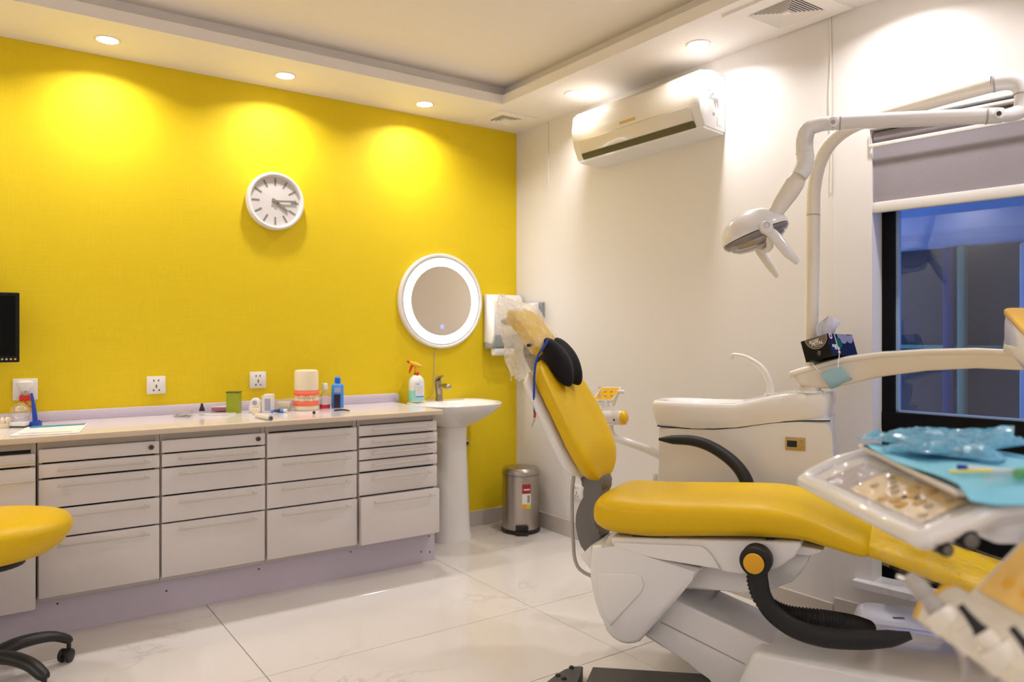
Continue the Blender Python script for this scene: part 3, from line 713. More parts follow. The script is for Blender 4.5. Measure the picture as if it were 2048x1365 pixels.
tube(bm, [sb+V((.03, 0, .222)), sb+V((0, 0, .226)), sb+V((-.035, 0, .24)), sb+V((-.052, 0, .247))], [.008, .016, .011, .008], 12); wpart('spray_head', bm, YPLAST, t)
bm = NB(); tube(bm, [sb+V((-.028, 0, .232)), sb+V((-.04, 0, .205)), sb+V((-.05, 0, .178))], [.009, .008, .004], 10); wpart('trigger', bm, RED, t)
bm = NB(); cyl(bm, sb+V((-.057, 0, .25)), .009, .012, 12, .002, 'X'); wpart('nozzle', bm, RED, t)

# big tooth model
b0 = on_counter(606, 822)+V((.03, .03, 0)); t = thing('tooth_model', 'tall cream cylinder model with red gums and teeth on the counter', 'tooth model', b0)
R0 = .064
wpart('base', lathe(NB(), [(R0-.004, 0), (R0, .004), (R0, .028), (R0-.004, .032)], b0, 36), IVORY, t)
wpart('upper_body', lathe(NB(), [(R0-.006, .108), (R0, .112), (R0+.001, .13), (R0+.0, .21), (R0-.003, .219), (R0-.012, .222)], b0, 36), IVORY, t)
wpart('core', lathe(NB(), [(R0-.018, .03), (R0-.018, .11)], b0, 30), mat('mouth_dark', (.35, .10, .07), .5), t)
base_a = atan2((CAM-b0).y, (CAM-b0).x)
for up in (0, 1):
    rings = []; n = 60
    for k in range(n+1):
        a = base_a-2.0+4.0*k/n; sc = abs(sin(k/n*pi*5)); zc = (.097 if up else .038); zin = (-1 if up else 1)
        h0 = .014; h1 = .006*(sc)
        rr = [(R0-.02, zc-h0), (R0+.000, zc-h0*.9-(h1 if up else 0)), (R0+.005, zc), (R0+.000, zc+h0*.9+(0 if up else h1)), (R0-.02, zc+h0)]
        rings.append([V((b0.x+cos(a)*r, b0.y+sin(a)*r, b0.z+z)) for r, z in rr])
    wpart('gum', loft(NB(), rings), PINKG, t)
for up in (0, 1):
    for k in range(13):
        a = base_a-1.5+3.0*(k+.5*up)/12.5; r = R0-.006; z = .082 if up else .056
        bm = NB(); ball(bm, (0, 0, 0), 1, (.0075, .0065, .0145), u=10, v=8)
        bm.transform(M.Translation((b0.x+cos(a)*r, b0.y+sin(a)*r, b0.z+z)) @ M.Rotation(a+pi/2, 4, 'Z')); wpart('tooth', bm, TOOTH, t)
# blue bottle
def bottle(nm, label, c, prof, m, capp, capm, extra):
    t = thing(nm, label, 'bottle', c)
    wpart('body', lathe(NB(), prof, c, 24, sq=(1, .7, .8)), m, t)
    wpart('cap', lathe(NB(), capp, c, 20), capm, t)
    for (n2, x0, x1, z0, z1, mm, off) in extra:
        bm = NB(); box(bm, (x0, z0, 0), (x1, z1, .0012)); bm.transform(basis(c+V((0, -off, 0)), (1, 0, 0), (0, -1, 0))); wpart(n2, bm, mm, t, 0)
    return t
c = on_counter(675, 816)
bottle('mouthwash_bottle', 'blue labelled mouthwash bottle with a round blue cap, rightmost on the counter', c, [(.033, 0), (.035, .004), (.035, .125), (.03, .133), (.018, .14), (.016, .145)], SKYBL,
       [(.0165, .142), (.017, .15), (.017, .17), (.011, .177), (.004, .179)], mat('cap_blue', (.0, .16, .75), .3), [('dark_window', -.032, .006, .003, .078, mat('dark_liq', (.03, .015, .04), .2), .026), ('label_patch', -.03, .008, .09, .118, BOXLIL, .026)])
c = on_counter(649.5, 817)
t = bottle('pink_bottle', 'small clear bottle of pink liquid with a white cap', c, [(.028, 0), (.030, .004), (.031, .07), (.026, .085), (.014, .102), (.012, .107)], CLEAR,
       [(.0185, .108), (.019, .112), (.016, .14), (.014, .142)], CERAM, [('label_patch', -.024, .024, .022, .07, mat('label_pinkish', (.72, .58, .60), .5), .0225)])
wpart('liquid', lathe(NB(), [(.0295, .001), (.0305, .004), (.0305, .024)], c+V((0, 0, .0)), 24, sq=(1, .7, .8)), PINKL, t)
# blue interdental tool and black ball
c = on_counter(631, 818); t = thing('interdental_tool', 'small blue upright tool with a red tip beside the tooth model', 'tool', c)
wpart('handle', tube(NB(), [c+V((0, 0, 0)), c+V((0, 0, .03)), c+V((-.006, 0, .06)), c+V((.003, 0, .09)), c+V((.004, 0, .12))], [.008, .009, .014, .010, .009], 12, 4), mat('toolblue', (.06, .18, .6), .4), t)
wpart('tip', tube(NB(), [c+V((.004, 0, .12)), c+V((.01, 0, .14))], [.008, .003], 10, 2), RED, t)
c = on_counter(628, 829); simple('black_cap', 'small round black cap lying in front of the tooth model', 'cap', ball(NB(), c+V((0, 0, .0085)), .0085), BLACKP)
# pen/tweezers
c = on_counter(668, 823); e = on_counter(698, 823); t = thing('tweezers', 'black and yellow tweezers lying at the counter front, right of the bottles', 'tweezers', c)
wpart('arm', tube(NB(), [c+V((0, 0, .004)), (c+e)/2+V((0, .0, .008)), e+V((0, -.01, .004))], [.004, .005, .003], 8), BLACKP, t)
wpart('grip', tube(NB(), [c*.5+e*.5+V((0, .005, .010)), e+V((-.005, .006, .008))], [.005, .004], 8), PRINTO, t)
# boxes and small items
def cbox(nm, label, cat, px0, px1, pyb, h, dep, m, rz=0, bev=.002, parts=None):
    a = on_counter(px0, pyb); b = on_counter(px1, pyb); wd = (b-a).length; c = (a+b)/2; c.z = CT
    ang = -YAW+rz; xf = M.Translation(c) @ M.Rotation(ang, 4, 'Z')
    bm = NB(); box(bm, (-wd/2, 0, 0), (wd/2, dep, h), bev); bm.transform(xf)
    t = thing(nm, label, cat, c+V((0, 0, 0)))
    wpart('body', bm, m, t, 0)
    return t, xf, wd
t, xf, wd = cbox('green_container', 'transparent lime green box with a dark lid standing on the counter', 'container', 452, 477, 827, .108, .05, GREENT)
wpart('lid', box(NB(), (-wd/2-.002, -.002, .108), (wd/2+.002, .052, .114), .002, xf=xf), DARKCASE, t)
t, xf, wd = cbox('carton', 'tall white carton standing on the counter beneath the socket', 'box', 527, 544, 826, .098, .045, WPLAST)
wpart('label_patch', box(NB(), (-wd/2+.006, -.001, .01), (wd/2-.008, 0, .075), xf=xf), BOXLIL, t, 0)
wpart('side_flap', box(NB(), (-wd/2-.012, .005, .0), (-wd/2-.001, .04, .09), .001, xf=xf), CREAM, t, 0)
t, xf, wd = cbox('clear_case', 'clear plastic case holding white items, left of the tooth model', 'case', 548, 583, 823, .062, .05, CLEAR)
wpart('contents', box(NB(), (-wd/2+.008, .006, .003), (wd/2-.012, .044, .05), .008, xf=xf), IVORY, t)
t, xf, wd = cbox('small_jar', 'tiny cream jar in front of the white mug shaped holder', 'jar', 503, 515, 830, .035, .03, IVORY, bev=.006)
wpart('rim', box(NB(), (-wd/2+.004, .004, .0351), (wd/2-.004, .026, .038), .001, xf=xf), YPLAST, t)
t, xf, wd = cbox('pink_box', 'flat pinkish box lying on a white tray on the counter', 'box', 415, 452, 825, .018, .06, LILACT)
wpart('lid', box(NB(), (-wd/2, 0, .0181), (wd/2, .06, .024), .002, xf=xf), mat('pale_pink', (.72, .56, .55), .4), t)
t.location.z += .0065
t, xf, wd = cbox('flat_tray', 'shallow white tray beneath the pinkish box', 'tray', 409, 458, 832, .006, .10, CERAM)
wpart('rim', box(NB(), (-wd/2-.002, -.002, .0), (wd/2+.002, 0, .010), .001, xf=xf), CERAM, t)
t, xf, wd = cbox('pin_box', 'small clear box of metal burs on the counter, left of the black dropper', 'box', 345, 380, 836, .034, .05, CLEAR)
bm = NB(); random.seed(8)
for k in range(9):
    x = -wd/2+.008+k*(wd-.016)/8; tube(bm, [(x, .01, .004), (x+random.uniform(-.003, .003), .04, .006+random.random()*.008)], .0025, 6, 1)
bm.transform(xf); wpart('contents', bm, MGREY, t)
# mug-shaped white holder with hole
c = (on_counter(496, 826)+on_counter(523, 826))/2; ang = -YAW; xf = M.Translation(c) @ M.Rotation(ang, 4, 'Z')
t = thing('white_holder', 'small white cone shaped holder with a round opening on the counter', 'holder', c)
bm = NB(); prism(bm, [(-.034, 0), (.034, 0), (.030, .03), (.020, .068), (.008, .078), (-.010, .078), (-.022, .068), (-.031, .03)], 0, .04, lambda a, b, d: xf @ V((a, d, b)), .005); wpart('body', bm, CERAM, t)
wpart('ring', lathe(NB(), [(.013, -.004), (.019, -.004), (.019, .002), (.013, .002), (.013, -.004)], xf @ V((0, 0, .052)), 22, -FW, caps=False), CERAM, t)
wpart('opening', lathe(NB(), [(.013, -.001), (.013, .0005)], xf @ V((0, 0, .052)), 22, -FW), BOXLIL, t)
wpart('button', cyl(NB(), xf @ V((.019, -.001, .02)), .004, .003, 10, 0, tuple(-FW)), BLACKP, t)
# lying tubes
a, b = on_counter(513, 836), on_counter(541, 842); t = thing('white_tube', 'white cylindrical tube lying near the counter front', 'tube', (a+b)/2)
wpart('tube', tube(NB(), [a+V((0, 0, .013)), b+V((0, 0, .013))], .012, 18, 1), CREAM, t); d = (b-a).normalized()
wpart('end_cap', tube(NB(), [b+V((0, 0, .012)), b+d*.006+V((0, 0, .012))], .0125, 18, 1), PRINTG, t); wpart('bore', tube(NB(), [b+d*.006+V((0, 0, .012)), b+d*.0075+V((0, 0, .012))], .005, 12, 1), BLACKP, t)
a, b = on_counter(541, 826), on_counter(574, 826); t = thing('toothpaste', 'blue and white toothpaste tube lying on the counter', 'tube', (a+b)/2)
bm = NB(); R = []
for s, hw, hh in ((0, .016, .002), (.3, .014, .008), (.7, .012, .011), (.8, .011, .011)):
    p = a.lerp(b, s); R.append([p+FW*x*1.0+V((0, 0, .011+z)) for x, z in superring(hw, hh, 16, .8)])
wpart('tube', loft(bm, R), SKYBL, t)
bm = NB(); tube(bm, [a.lerp(b, .8)+V((0, 0, .011)), b+V((0, 0, .011))], .009, 14, 1); wpart('cap', bm, CERAM, t)
bm = NB(); R = [[a.lerp(b, s)+FW*x+V((0, 0, .0112+z)) for x, z in superring(hw*1.03, hh*1.05, 16, .8)] for s, hw, hh in ((.25, .0145, .007), (.62, .0125, .0105))]; wpart('band', loft(bm, R), mat('paste_navy', (.02, .03, .12), .3), t)
c = on_counter(404, 831); t = thing('dropper_bottle', 'tiny bottle with a pointed black cap standing on the counter', 'bottle', c)
wpart('base', lathe(NB(), [(.015, 0), (.015, .018), (.013, .022)], c, 16), CLEAR, t); wpart('cap', lathe(NB(), [(.0145, .022), (.013, .035), (.007, .048), (.006, .06), (.003, .062)], c, 16), BLACKP, t)
# left group: glass globe on white box, blue stand, papers, cream cast
c = on_counter(38, 855); ang = -YAW; xf = M.Translation(c) @ M.Rotation(ang, 4, 'Z')
t = thing('globe_base', 'small white block carrying the glass globe at the left end of the counter', 'block', c)
wpart('block', box(NB(), (-.036, -.02, 0.006), (.036, .04, .024), .003, xf=xf), CERAM, t); wpart('foot', box(NB(), (-.037, -.021, 0), (.037, .041, .006), .001, xf=xf), DARKCASE, t)
t = simple('glass_globe', 'clear glass globe resting on the white block at the left', 'globe', ball(NB(), xf @ V((0, .01, .024+.042)), .042, u=28, v=18), CLEAR)
c = on_counter(68, 853); xf = M.Translation(c) @ M.Rotation(ang, 4, 'Z'); t = thing('blue_stand', 'blue plastic upright stand with a flat foot beside the glass globe', 'stand', c)
wpart('foot', box(NB(), (-.024, -.02, 0), (.020, .03, .022), .003, xf=xf), BLUEP, t)
bm = NB(); tube(bm, [xf @ V((0, .01, .02)), xf @ V((-.008, .01, .09)), xf @ V((-.018, .01, .15))], [.011, .009, .005], 10); wpart('stem', bm, BLUEP, t)
wpart('hook', tube(NB(), [xf @ V((.018, 0, .018)), xf @ V((.026, 0, .028))], .004, 8, 1), BLUEP, t)
q = [Uz(18, 874, CT), Uz(158, 867, CT), Uz(176, 849, CT), Uz(55, 856, CT)]
t = thing('paper_folder', 'flat folder of white papers with a blue spine lying on the counter', 'folder', (q[0]+q[1])/2)
def sheet(name, pts, h0, h1, m, par):
    bm = NB(); A = [p+V((0, 0, h0)) for p in pts]; B = [p+V((0, 0, h1)) for p in pts]; loft(bm, [A, B]); return wpart(name, bm, m, par, 0)
sheet('paper', q, .0003, .003, PRINTW, t); q2 = [q[3].lerp(q[2], .08), q[2].lerp(q[3], .04), q[2].lerp(q[1], .14).lerp(q[3], .04), q[3].lerp(q[0], .2).lerp(q[2], .08)]
sheet('spine', q2, .0031, .006, mat('spine_teal', (.05, .30, .42), .4), t); q3 = [q[0].lerp(q[2], .1), q[1].lerp(q[3], .12), q[1].lerp(q[3], .14)+V((0, .02, 0)), q[0].lerp(q[2], .14)+V((0, .02, 0))]
sheet('second_sheet', q3, .0031, .0036, CREAM, t)
c = on_counter(5, 856); t = thing('dental_cast', 'cream plaster dental cast at the extreme left of the counter', 'cast', c)
wpart('base', lathe(NB(), [(.032, 0), (.034, .006), (.030, .02)], c, 20), IVORY, t)
for k in range(8):
    a = k/8*2*pi; wpart('tooth', ball(NB(), c+V((.024*cos(a), .024*sin(a), .030)), 1, (.009, .009, .016), u=8, v=6), IVORY, t)

# ================================================================== DENTAL CHAIR
CA = radians(28)
XLv = RT*cos(CA)-FW*sin(CA); YLv = RT*sin(CA)+FW*cos(CA)
ROOT = rc(.314, 2.77)+YLv*.245; RZ = atan2(XLv.y, XLv.x)
def LW(x, y, z): return V((ROOT.x, ROOT.y, 0))+XLv*x+YLv*y+V((0, 0, z))
def LP(px, py, y):
    p = Upl(px, py, V((ROOT.x, ROOT.y, 0))+YLv*y, YLv); q = p-V((ROOT.x, ROOT.y, 0)); return (q.dot(XLv), p.z)
def side(bm, px, yref, y0, y1, bev=.006, seg=2, sm=0, mi=0):
    return prism(bm, [LP(a, b, yref) for a, b in px], y0, y1, lambda a, b, d: LW(a, d, b), bev, seg, sm, mi)
ch = thing('dental_chair', 'yellow and white reclining dental chair in the middle of the room', 'dental chair', (ROOT.x, ROOT.y, 0), RZ)
# seat and leg cushion
def cushion(stations, n=36, e=.64, under=.0):
    bm = NB(); ctrl = [V((s[0], s[1], s[2])) for s in stations]; hw = [V((s[3], 0, 0)) for s in stations]
    C = cr(ctrl, 4); Hh = cr(hw, 4); R = []
    for c, h in zip(C, Hh):
        zc = (c.y+c.z)/2; hh = (c.z-c.y)/2
        R.append([LW(c.x, a, zc+b*hh) for a, b in superring(h.x, 1, n, e)])
    return loft(bm, R)
seat = cushion([(-.044, .590, .636, .13), (-.038, .566, .656, .185), (-.018, .546, .674, .218), (.03, .532, .686, .236), (.12, .531, .688, .244), (.2, .536, .693, .248), (.35, .557, .705, .250), (.5, .576, .717, .248), (.6, .584, .720, .244), (.7, .588, .706, .236), (.78, .574, .680, .230), (.85, .560, .650, .220), (.885, .556, .634, .208), (.90, .562, .622, .19)])
wpart('seat_cushion', seat, YVINYL, ch, 60)
foot = cushion([(.86, .566, .620, .185), (.93, .548, .620, .195), (1.05, .515, .588, .2), (1.22, .468, .545, .2), (1.4, .42, .498, .2), (1.53, .39, .460, .19), (1.56, .40, .448, .16)])
o = wpart('leg_cushion', foot, YVINYL, ch, 60)
bm = NB(); R = []
for s in ((.905, .548, .632, .203), (1.05, .509, .596, .206), (1.22, .462, .553, .206), (1.4, .414, .506, .206), (1.55, .382, .466, .2)):
    R.append([LW(s[0], a, (s[1]+s[2])/2+b*(s[2]-s[1])/2) for a, b in superring(s[3], 1, 32, .5)])
wpart('plastic_cover', loft(bm, R, caps=False), LEGFILM, o, 60)
# backrest
BP = [(.69, -.055), (.74, -.058), (.80, -.070), (.86, -.097), (.93, -.132), (1.0, -.170), (1.07, -.213), (1.14, -.258), (1.19, -.290)]
BW = [(.69, .03), (.715, .085), (.75, .14), (.80, .18), (.87, .2), (.95, .203), (1.03, .198), (1.10, .185), (1.16, .162), (1.19, .12)]
def backrings(off_front, off_back, wadd, z0, z1, n=16, e=.6, dish=.018):
    R = []
    for k in range(n+1):
        z = z0+(z1-z0)*k/n; x = interp(BP, z); w_ = interp(BW, z)+wadd
        x2 = interp(BP, min(z+.02, 1.19)); x1 = interp(BP, max(z-.02, .69)); t = V((x2-x1, 0, min(z+.02, 1.19)-max(z-.02, .69))).normalized(); nn = V((t.z, 0, -t.x))
        c0 = (off_front+off_back)/2; hh = (off_front-off_back)/2
        if k in (0, n): w_ *= .8; hh *= .5
        ring = []
        for a, b in superring(1, 1, 32, e):
            dd = dish*(a*a-.5) if b > 0 else 0
            q = c0+b*hh+dd; ring.append(LW(x+nn.x*q, a*w_, z+nn.z*q))
        R.append(ring)
    return R
wpart('back_cushion', loft(NB(), backrings(.0, -.07, 0, .69, 1.185)), YVINYL, ch, 60)
wpart('back_shell', loft(NB(), backrings(-.062, -.118, .004, .715, 1.17, dish=0)), UNITW, ch, 60)
# hinge
bm = NB(); side(bm, [(1160, 955), (1180, 956), (1200, 954), (1206, 968), (1203, 985), (1193, 1005), (1190, 1030), (1192, 1058), (1203, 1072), (1190, 1095), (1172, 1106), (1160, 1085), (1153, 1055), (1153, 1030), (1160, 1008), (1170, 988), (1167, 970)], -.05, -.055, .055, .008, 2, 3)
wpart('back_hinge', bm, MGREY, ch)
# head rest
HP = [(1.215, -.285), (1.24, -.302), (1.30, -.352), (1.36, -.403), (1.395, -.432)]
R = []
for k in range(9):
    z = 1.215+.18*k/8; x = interp(HP, z); w_ = .118*(.8 if k in (0, 8) else 1); hh = .032*(.55 if k in (0, 8) else 1)
    nn = V((.77, 0, .64)); R.append([LW(x+nn.x*(-.034+b*hh+.012*(a*a-.5)), a*w_, z+nn.z*(-.034+b*hh+.012*(a*a-.5))) for a, b in superring(1, 1, 28, .6)])
wpart('headrest_cushion', loft(NB(), R), YVINYL, ch, 60)
bm = NB(); tube(bm, [LW(-.385, 0, 1.27), LW(-.395, 0, 1.20), LW(-.36, 0, 1.13), LW(-.33, 0, 1.06)], .018, 10, 4, True, (2.2, .8)); wpart('headrest_bar', bm, DGREY, ch)
bm = NB(); side(bm, [(1070, 722), (1080, 700), (1094, 690), (1100, 712), (1090, 735)], -.08, -.08, .08, .004, 2, 2); wpart('headrest_bracket', bm, BLACKP, ch)
# plastic bag over headrest
random.seed(11); bm = NB(); st = [(1.452, -.545, -.530, .012), (1.430, -.54, -.500, .04), (1.405, -.525, -.415, .112), (1.385, -.515, -.392, .135), (1.35, -.51, -.370, .140), (1.31, -.505, -.335, .142), (1.27, -.495, -.302, .140), (1.235, -.485, -.283, .134), (1.205, -.49, -.295, .124), (1.175, -.49, -.325, .11), (1.145, -.475, -.335, .105), (1.118, -.462, -.35, .10), (1.098, -.455, -.39, .10)]
C = cr([V((s[0], s[1], s[2])) for s in st], 3); Hh = cr([V((s[3], 0, 0)) for s in st], 3); R = []
for i, (c, h) in enumerate(zip(C, Hh)):
    ring = []; xc = (c.y+c.z)/2; hx = (c.z-c.y)/2
    for k, (a, b) in enumerate(superring(1, 1, 44, .65)):
        j = (.006*sin(k*1.9+i*.7)+.005*sin(k*3.1-i*1.3)+random.uniform(-.003, .003))*(1 if a < .4 else .35)
        ring.append(LW(xc+a*hx-abs(j)*.3*a, b*h.x+j*b, c.x+.012*sin(k*.8+1)*(1 if i > len(C)-4 else .2)))
    R.append(ring)
wpart('headrest_bag', loft(bm, R, caps=False), FILM, ch, 50)
# under-seat shells
bm = NB(); side(bm, [(1222, 1075), (1600, 1084), (1603, 1092), (1590, 1115), (1557, 1138), (1520, 1147), (1482, 1147), (1455, 1143), (1421, 1135), (1318, 1118), (1232, 1099), (1222, 1086)], -.2, -.205, .205, .012, 3)
wpart('seat_frame', bm, UNITW, ch)
bm = NB(); side(bm, [(1228, 1085), (1400, 1092), (1412, 1098), (1425, 1112), (1442, 1140), (1318, 1118), (1232, 1099)], -.21, -.216, -.19, .004, 2); wpart('side_trim', bm, UNITW, ch)
bm = NB(); side(bm, [(1262, 1070), (1330, 1073), (1330, 1078), (1262, 1076)], -.205, -.19, .18, 0); side(bm, [(1530, 1078), (1545, 1078), (1545, 1084), (1530, 1084)], -.205, -.19, .18, 0); wpart('mount_block', bm, BLACKP, ch, 0)
bm = NB(); side(bm, [(1387, 1120), (1610, 1090), (1628, 1094), (1622, 1112), (1610, 1130), (1592, 1147), (1557, 1160), (1500, 1166), (1387, 1161)], .0, -.12, .17, .012, 3); wpart('drip_shell', bm, UNITW, ch)
bm = NB(); side(bm, [(1575, 1078), (1650, 1092), (1642, 1099), (1620, 1104), (1585, 1100)], -.1, -.16, .16, .006); wpart('front_bracket', bm, UNITW, ch)
# big white side cover with recessed panel
cov = [(1186, 1091), (1206, 1087), (1232, 1098), (1404, 1136), (1387, 1159), (1340, 1215), (1281, 1282), (1270, 1286), (1257, 1287), (1243, 1284), (1228, 1275), (1216, 1262), (1203, 1228), (1192, 1193), (1186, 1160), (1182, 1138)]
bm = NB(); side(bm, cov, -.2, -.218, .18, .014, 3); wpart('side_cover', bm, UNITW, ch)
bm = NB(); side(bm, [(1196, 1146), (1270, 1148), (1284, 1155), (1289, 1170), (1284, 1185), (1222, 1252), (1206, 1225), (1196, 1185)], -.218, -.2245, -.2, .005, 3, 0); wpart('cover_panel', bm, UNITW, ch)
bm = NB(); side(bm, [(1162, 1112), (1184, 1090), (1190, 1140), (1182, 1138)], -.15, -.16, .12, .003); wpart('rear_fin', bm, UNITW, ch)
# lifting beam
bm = NB(); side(bm, [(1290, 1270), (1350, 1197), (1590, 1309), (1600, 1330), (1560, 1420), (1470, 1420), (1440, 1375), (1421, 1356), (1400, 1335), (1380, 1324)], -.12, -.135, .135, .01, 3); wpart('lower_beam', bm, UNITW, ch)
bm = NB(); side(bm, [(1321, 1243), (1490, 1328), (1490, 1331), (1321, 1246)], -.135, -.1356, -.1, 0); wpart('beam_seam', bm, HOSE, ch, 0)
# base
bm = NB(); side(bm, [(1577, 1251), (1660, 1266), (1735, 1290), (1898, 1362), (1960, 1400), (1960, 1420), (1577, 1420)], .14, -.13, .14, .015, 3); wpart('base_tower', bm, UNITW, ch)
bm = NB(); side(bm, [(1571, 1249.5), (1577, 1250.5), (1577, 1330), (1571, 1330)], .14, -.131, .139, 0); wpart('base_joint', bm, BLACKP, ch, 0)
bm = NB(); prism(bm, [(.46, .0), (.545, .2), (.565, .213), (1.25, .213), (1.29, .19), (1.34, .0)], -.22, .22, lambda a, b, d: LW(a, d, b), .022, 3); wpart('base_cover', bm, UNITW, ch)
bm = NB(); P = [Uz(1186, 1335, .03), Uz(1412, 1349, .03), Uz(1470, 1440, .03), Uz(1130, 1460, .03)]; loft(bm, [[p-V((0, 0, .03)) for p in P], P]); wpart('base_plate', bm, mat('plate_dark', (.055, .052, .05), .45), ch, 0)
# near armrest, swung down
bm = NB(); pts = [LP(*p, -.28) for p in ((1512, 1135), (1517, 1155), (1524, 1190), (1545, 1226), (1590, 1258), (1650, 1276), (1720, 1281), (1780, 1278), (1822, 1272))]
tube(bm, [LW(a, -.28, b) for a, b in pts], [.040, .030, .030, .031, .032, .032, .030, .026, .012], 16, 5, True, (1, .75), up=YLv.cross(XLv)); 
wpart('armrest', bm, DGREY, ch, 60); a, b = LP(1511, 1123, -.28)
bm = NB(); cyl(bm, LW(a, -.265, b), .0505, .07, 32, .012, tuple(YLv)); cyl(bm, LW(a, -.20, b), .03, .08, 24, 0, tuple(YLv)); wpart('armrest_pivot', bm, DGREY, ch)
bm = NB(); cyl(bm, LW(a, -.312, b), .033, .010, 32, .003, tuple(YLv)); wpart('pivot_cap', bm, mat('cap_amber', (.72, .36, .008), .35), ch)
# far armrest, raised
bm = NB(); pts = [LP(*p, .27) for p in ((1318, 879), (1345, 880), (1385, 882), (1420, 893), (1455, 915), (1480, 940), (1495, 970), (1500, 1010))]
tube(bm, [LW(a, .27, b) for a, b in pts], [.006, .019, .022, .023, .024, .025, .027, .03], 16, 5, True, (1, 1.3), up=YLv.cross(XLv)); wpart('armrest', bm, DGREY, ch, 60)
# grey cable, black corrugated hose
bm = NB(); tube(bm, [LW(-.15, -.1, .76), LW(-.16, -.1, .70), LW(*[LP(1144, 1000, -.05)[0], -.05, LP(1144, 1000, -.05)[1]]), LW(*[LP(1146, 1080, -.05)[0], -.05, LP(1146, 1080, -.05)[1]]), LW(*[LP(1160, 1140, -.05)[0], -.05, LP(1160, 1140, -.05)[1]]), LW(.0, -.03, .30)], .0075, 8); wpart('cable', bm, HOSE, ch)
def corrugated(pts, r, pitch=.011, seg=14):
    P = cr(pts, 14); L = 0; rings = []; prev = None; acc = [0]
    for a, b in zip(P, P[1:]): acc.append(acc[-1]+(b-a).length)
    tot = acc[-1]; n = int(tot/pitch)*2; x = V((0, 0, 1))
    for i in range(n+1):
        s = tot*i/n; j = max(0, min(len(P)-2, next((q for q in range(len(acc)-1) if acc[q+1] >= s), len(P)-2)))
        p = P[j].lerp(P[j+1], (s-acc[j])/max(1e-6, acc[j+1]-acc[j])); t = (P[j+1]-P[j]).normalized()
        x = (x-t*x.dot(t)).normalized() if i else (V((1, 0, 0))-t*t.x).normalized(); u = x; y = t.cross(u); rr = r if i % 2 else r*.86
        rings.append([p+u*cos(2*pi*k/seg)*rr+y*sin(2*pi*k/seg)*rr for k in range(seg)])
    return loft(NB(), rings)
wpart('corrugated_hose', corrugated([Uf(1512, 1125, 2.55), Uf(1512, 1165, 2.54), Uf(1528, 1203, 2.52), Uf(1570, 1228, 2.49), Uf(1640, 1238, 2.46), Uf(1700, 1248, 2.50), Uf(1735, 1258, 2.62)], .031), DGREY, ch)
wpart('thin_hose', corrugated([Uf(1438, 1140, 2.95), Uf(1437, 1165, 2.95), Uf(1440, 1215, 2.97), Uf(1470, 1245, 2.98), Uf(1490, 1290, 3.0)], .0085, .007, 10), DGREY, ch)
# foot switch
t = thing('foot_switch', 'black wedge shaped foot control with round buttons on the floor under the chair', 'foot control', Uz(1130, 1350, 0))
P = [Uz(*p, .045) for p in ((1108, 1352), (1130, 1338), (1150, 1332), (1166, 1332), (1163, 1350), (1148, 1385), (1085, 1400), (1085, 1370))]
bm = NB(); loft(bm, [[p-V((0, 0, .045)) for p in P], [p.lerp(sum(P, V())/8, .0)-V((0, 0, .006)) for p in P], [p.lerp(sum(P, V())/8, .08) for p in P]]); wpart('body', bm, mat('switch_dark', (.05, .046, .043), .5), t)
for q in ((1143, 1336), (1116, 1352), (1128, 1358)): wpart('button', ball(NB(), Uz(*q, .046), .010, (1, 1, .7)), DGREY, t)

# ================================================================== cushion pillow, bib cord
pl = thing('neck_pillow', 'black butterfly shaped neck pillow resting on top of the yellow backrest', 'pillow', LW(-.24, 0, 1.07))
bm = NB(); R = []; tz = V((-.50, 0, .866)); nz = V((.866, 0, .50)); n = 26
for k in range(n+1):
    u = -1+2*k/n; a = abs(u); env = sqrt(max(0, 1-a**3.2)) if a < 1 else 0
    lob = sin(min(1, a/.62)*pi/2)**2
    hgt = (.078+.042*lob)*max(.08, env**.8); th = (.036+.018*lob)*max(.10, env)
    y = u*.088-.018; cz = 1.168; cx = interp(BP, cz)+.034
    R.append([LW(cx+tz.x*q*hgt+nz.x*p*th, y, cz+tz.z*q*hgt+nz.z*p*th) for q, p in superring(1, 1, 36, 1.12)])
wpart('filling', loft(bm, R), BLACKF, pl, 80)
bm = NB(); tube(bm, [LW(-.300, 0, 1.22), LW(-.32, -.06, 1.24), LW(-.34, -.14, 1.235)], .006, 8, 4); wpart('strap', bm, DGREY, pl)
cd_ = thing('bib_cord', 'thin blue cord with a red sleeve and metal clip hanging from the headrest', 'cord', LW(-.30, -.17, .96))
bm = NB(); k_ = -.19; pt = lambda px, py, y=-.19: LW(LP(px, py, y)[0], y, LP(px, py, y)[1])
tube(bm, [pt(1097, 678, -.135), pt(1086, 696, -.16), pt(1074, 716, -.185), pt(1069, 745), pt(1068, 780), pt(1068, 808)], .0048, 8); wpart('cord', bm, BLUEP, cd_)
bm = NB(); P = []
for k in range(49):
    a = k/48; c = pt(1068+a*1.5, 802+a*24); ang = a*12*pi; P.append(c+XLv*cos(ang)*.004+YLv*sin(ang)*.004)
tube(bm, P, .0022, 6, 1, smooth=False); wpart('coil', bm, BLUEP, cd_)
wpart('sleeve', tube(NB(), [pt(1070, 826), pt(1069, 835)], .005, 10, 1), RED, cd_)
bm = NB(); tube(bm, [pt(1069, 835), pt(1067, 843), pt(1063, 854)], [.006, .004, .0035], 8, 3, True, (1.3, .6)); tube(bm, [pt(1070, 836), pt(1069, 844)], .0035, 8, 1); wpart('clip', bm, CHROME, cd_)

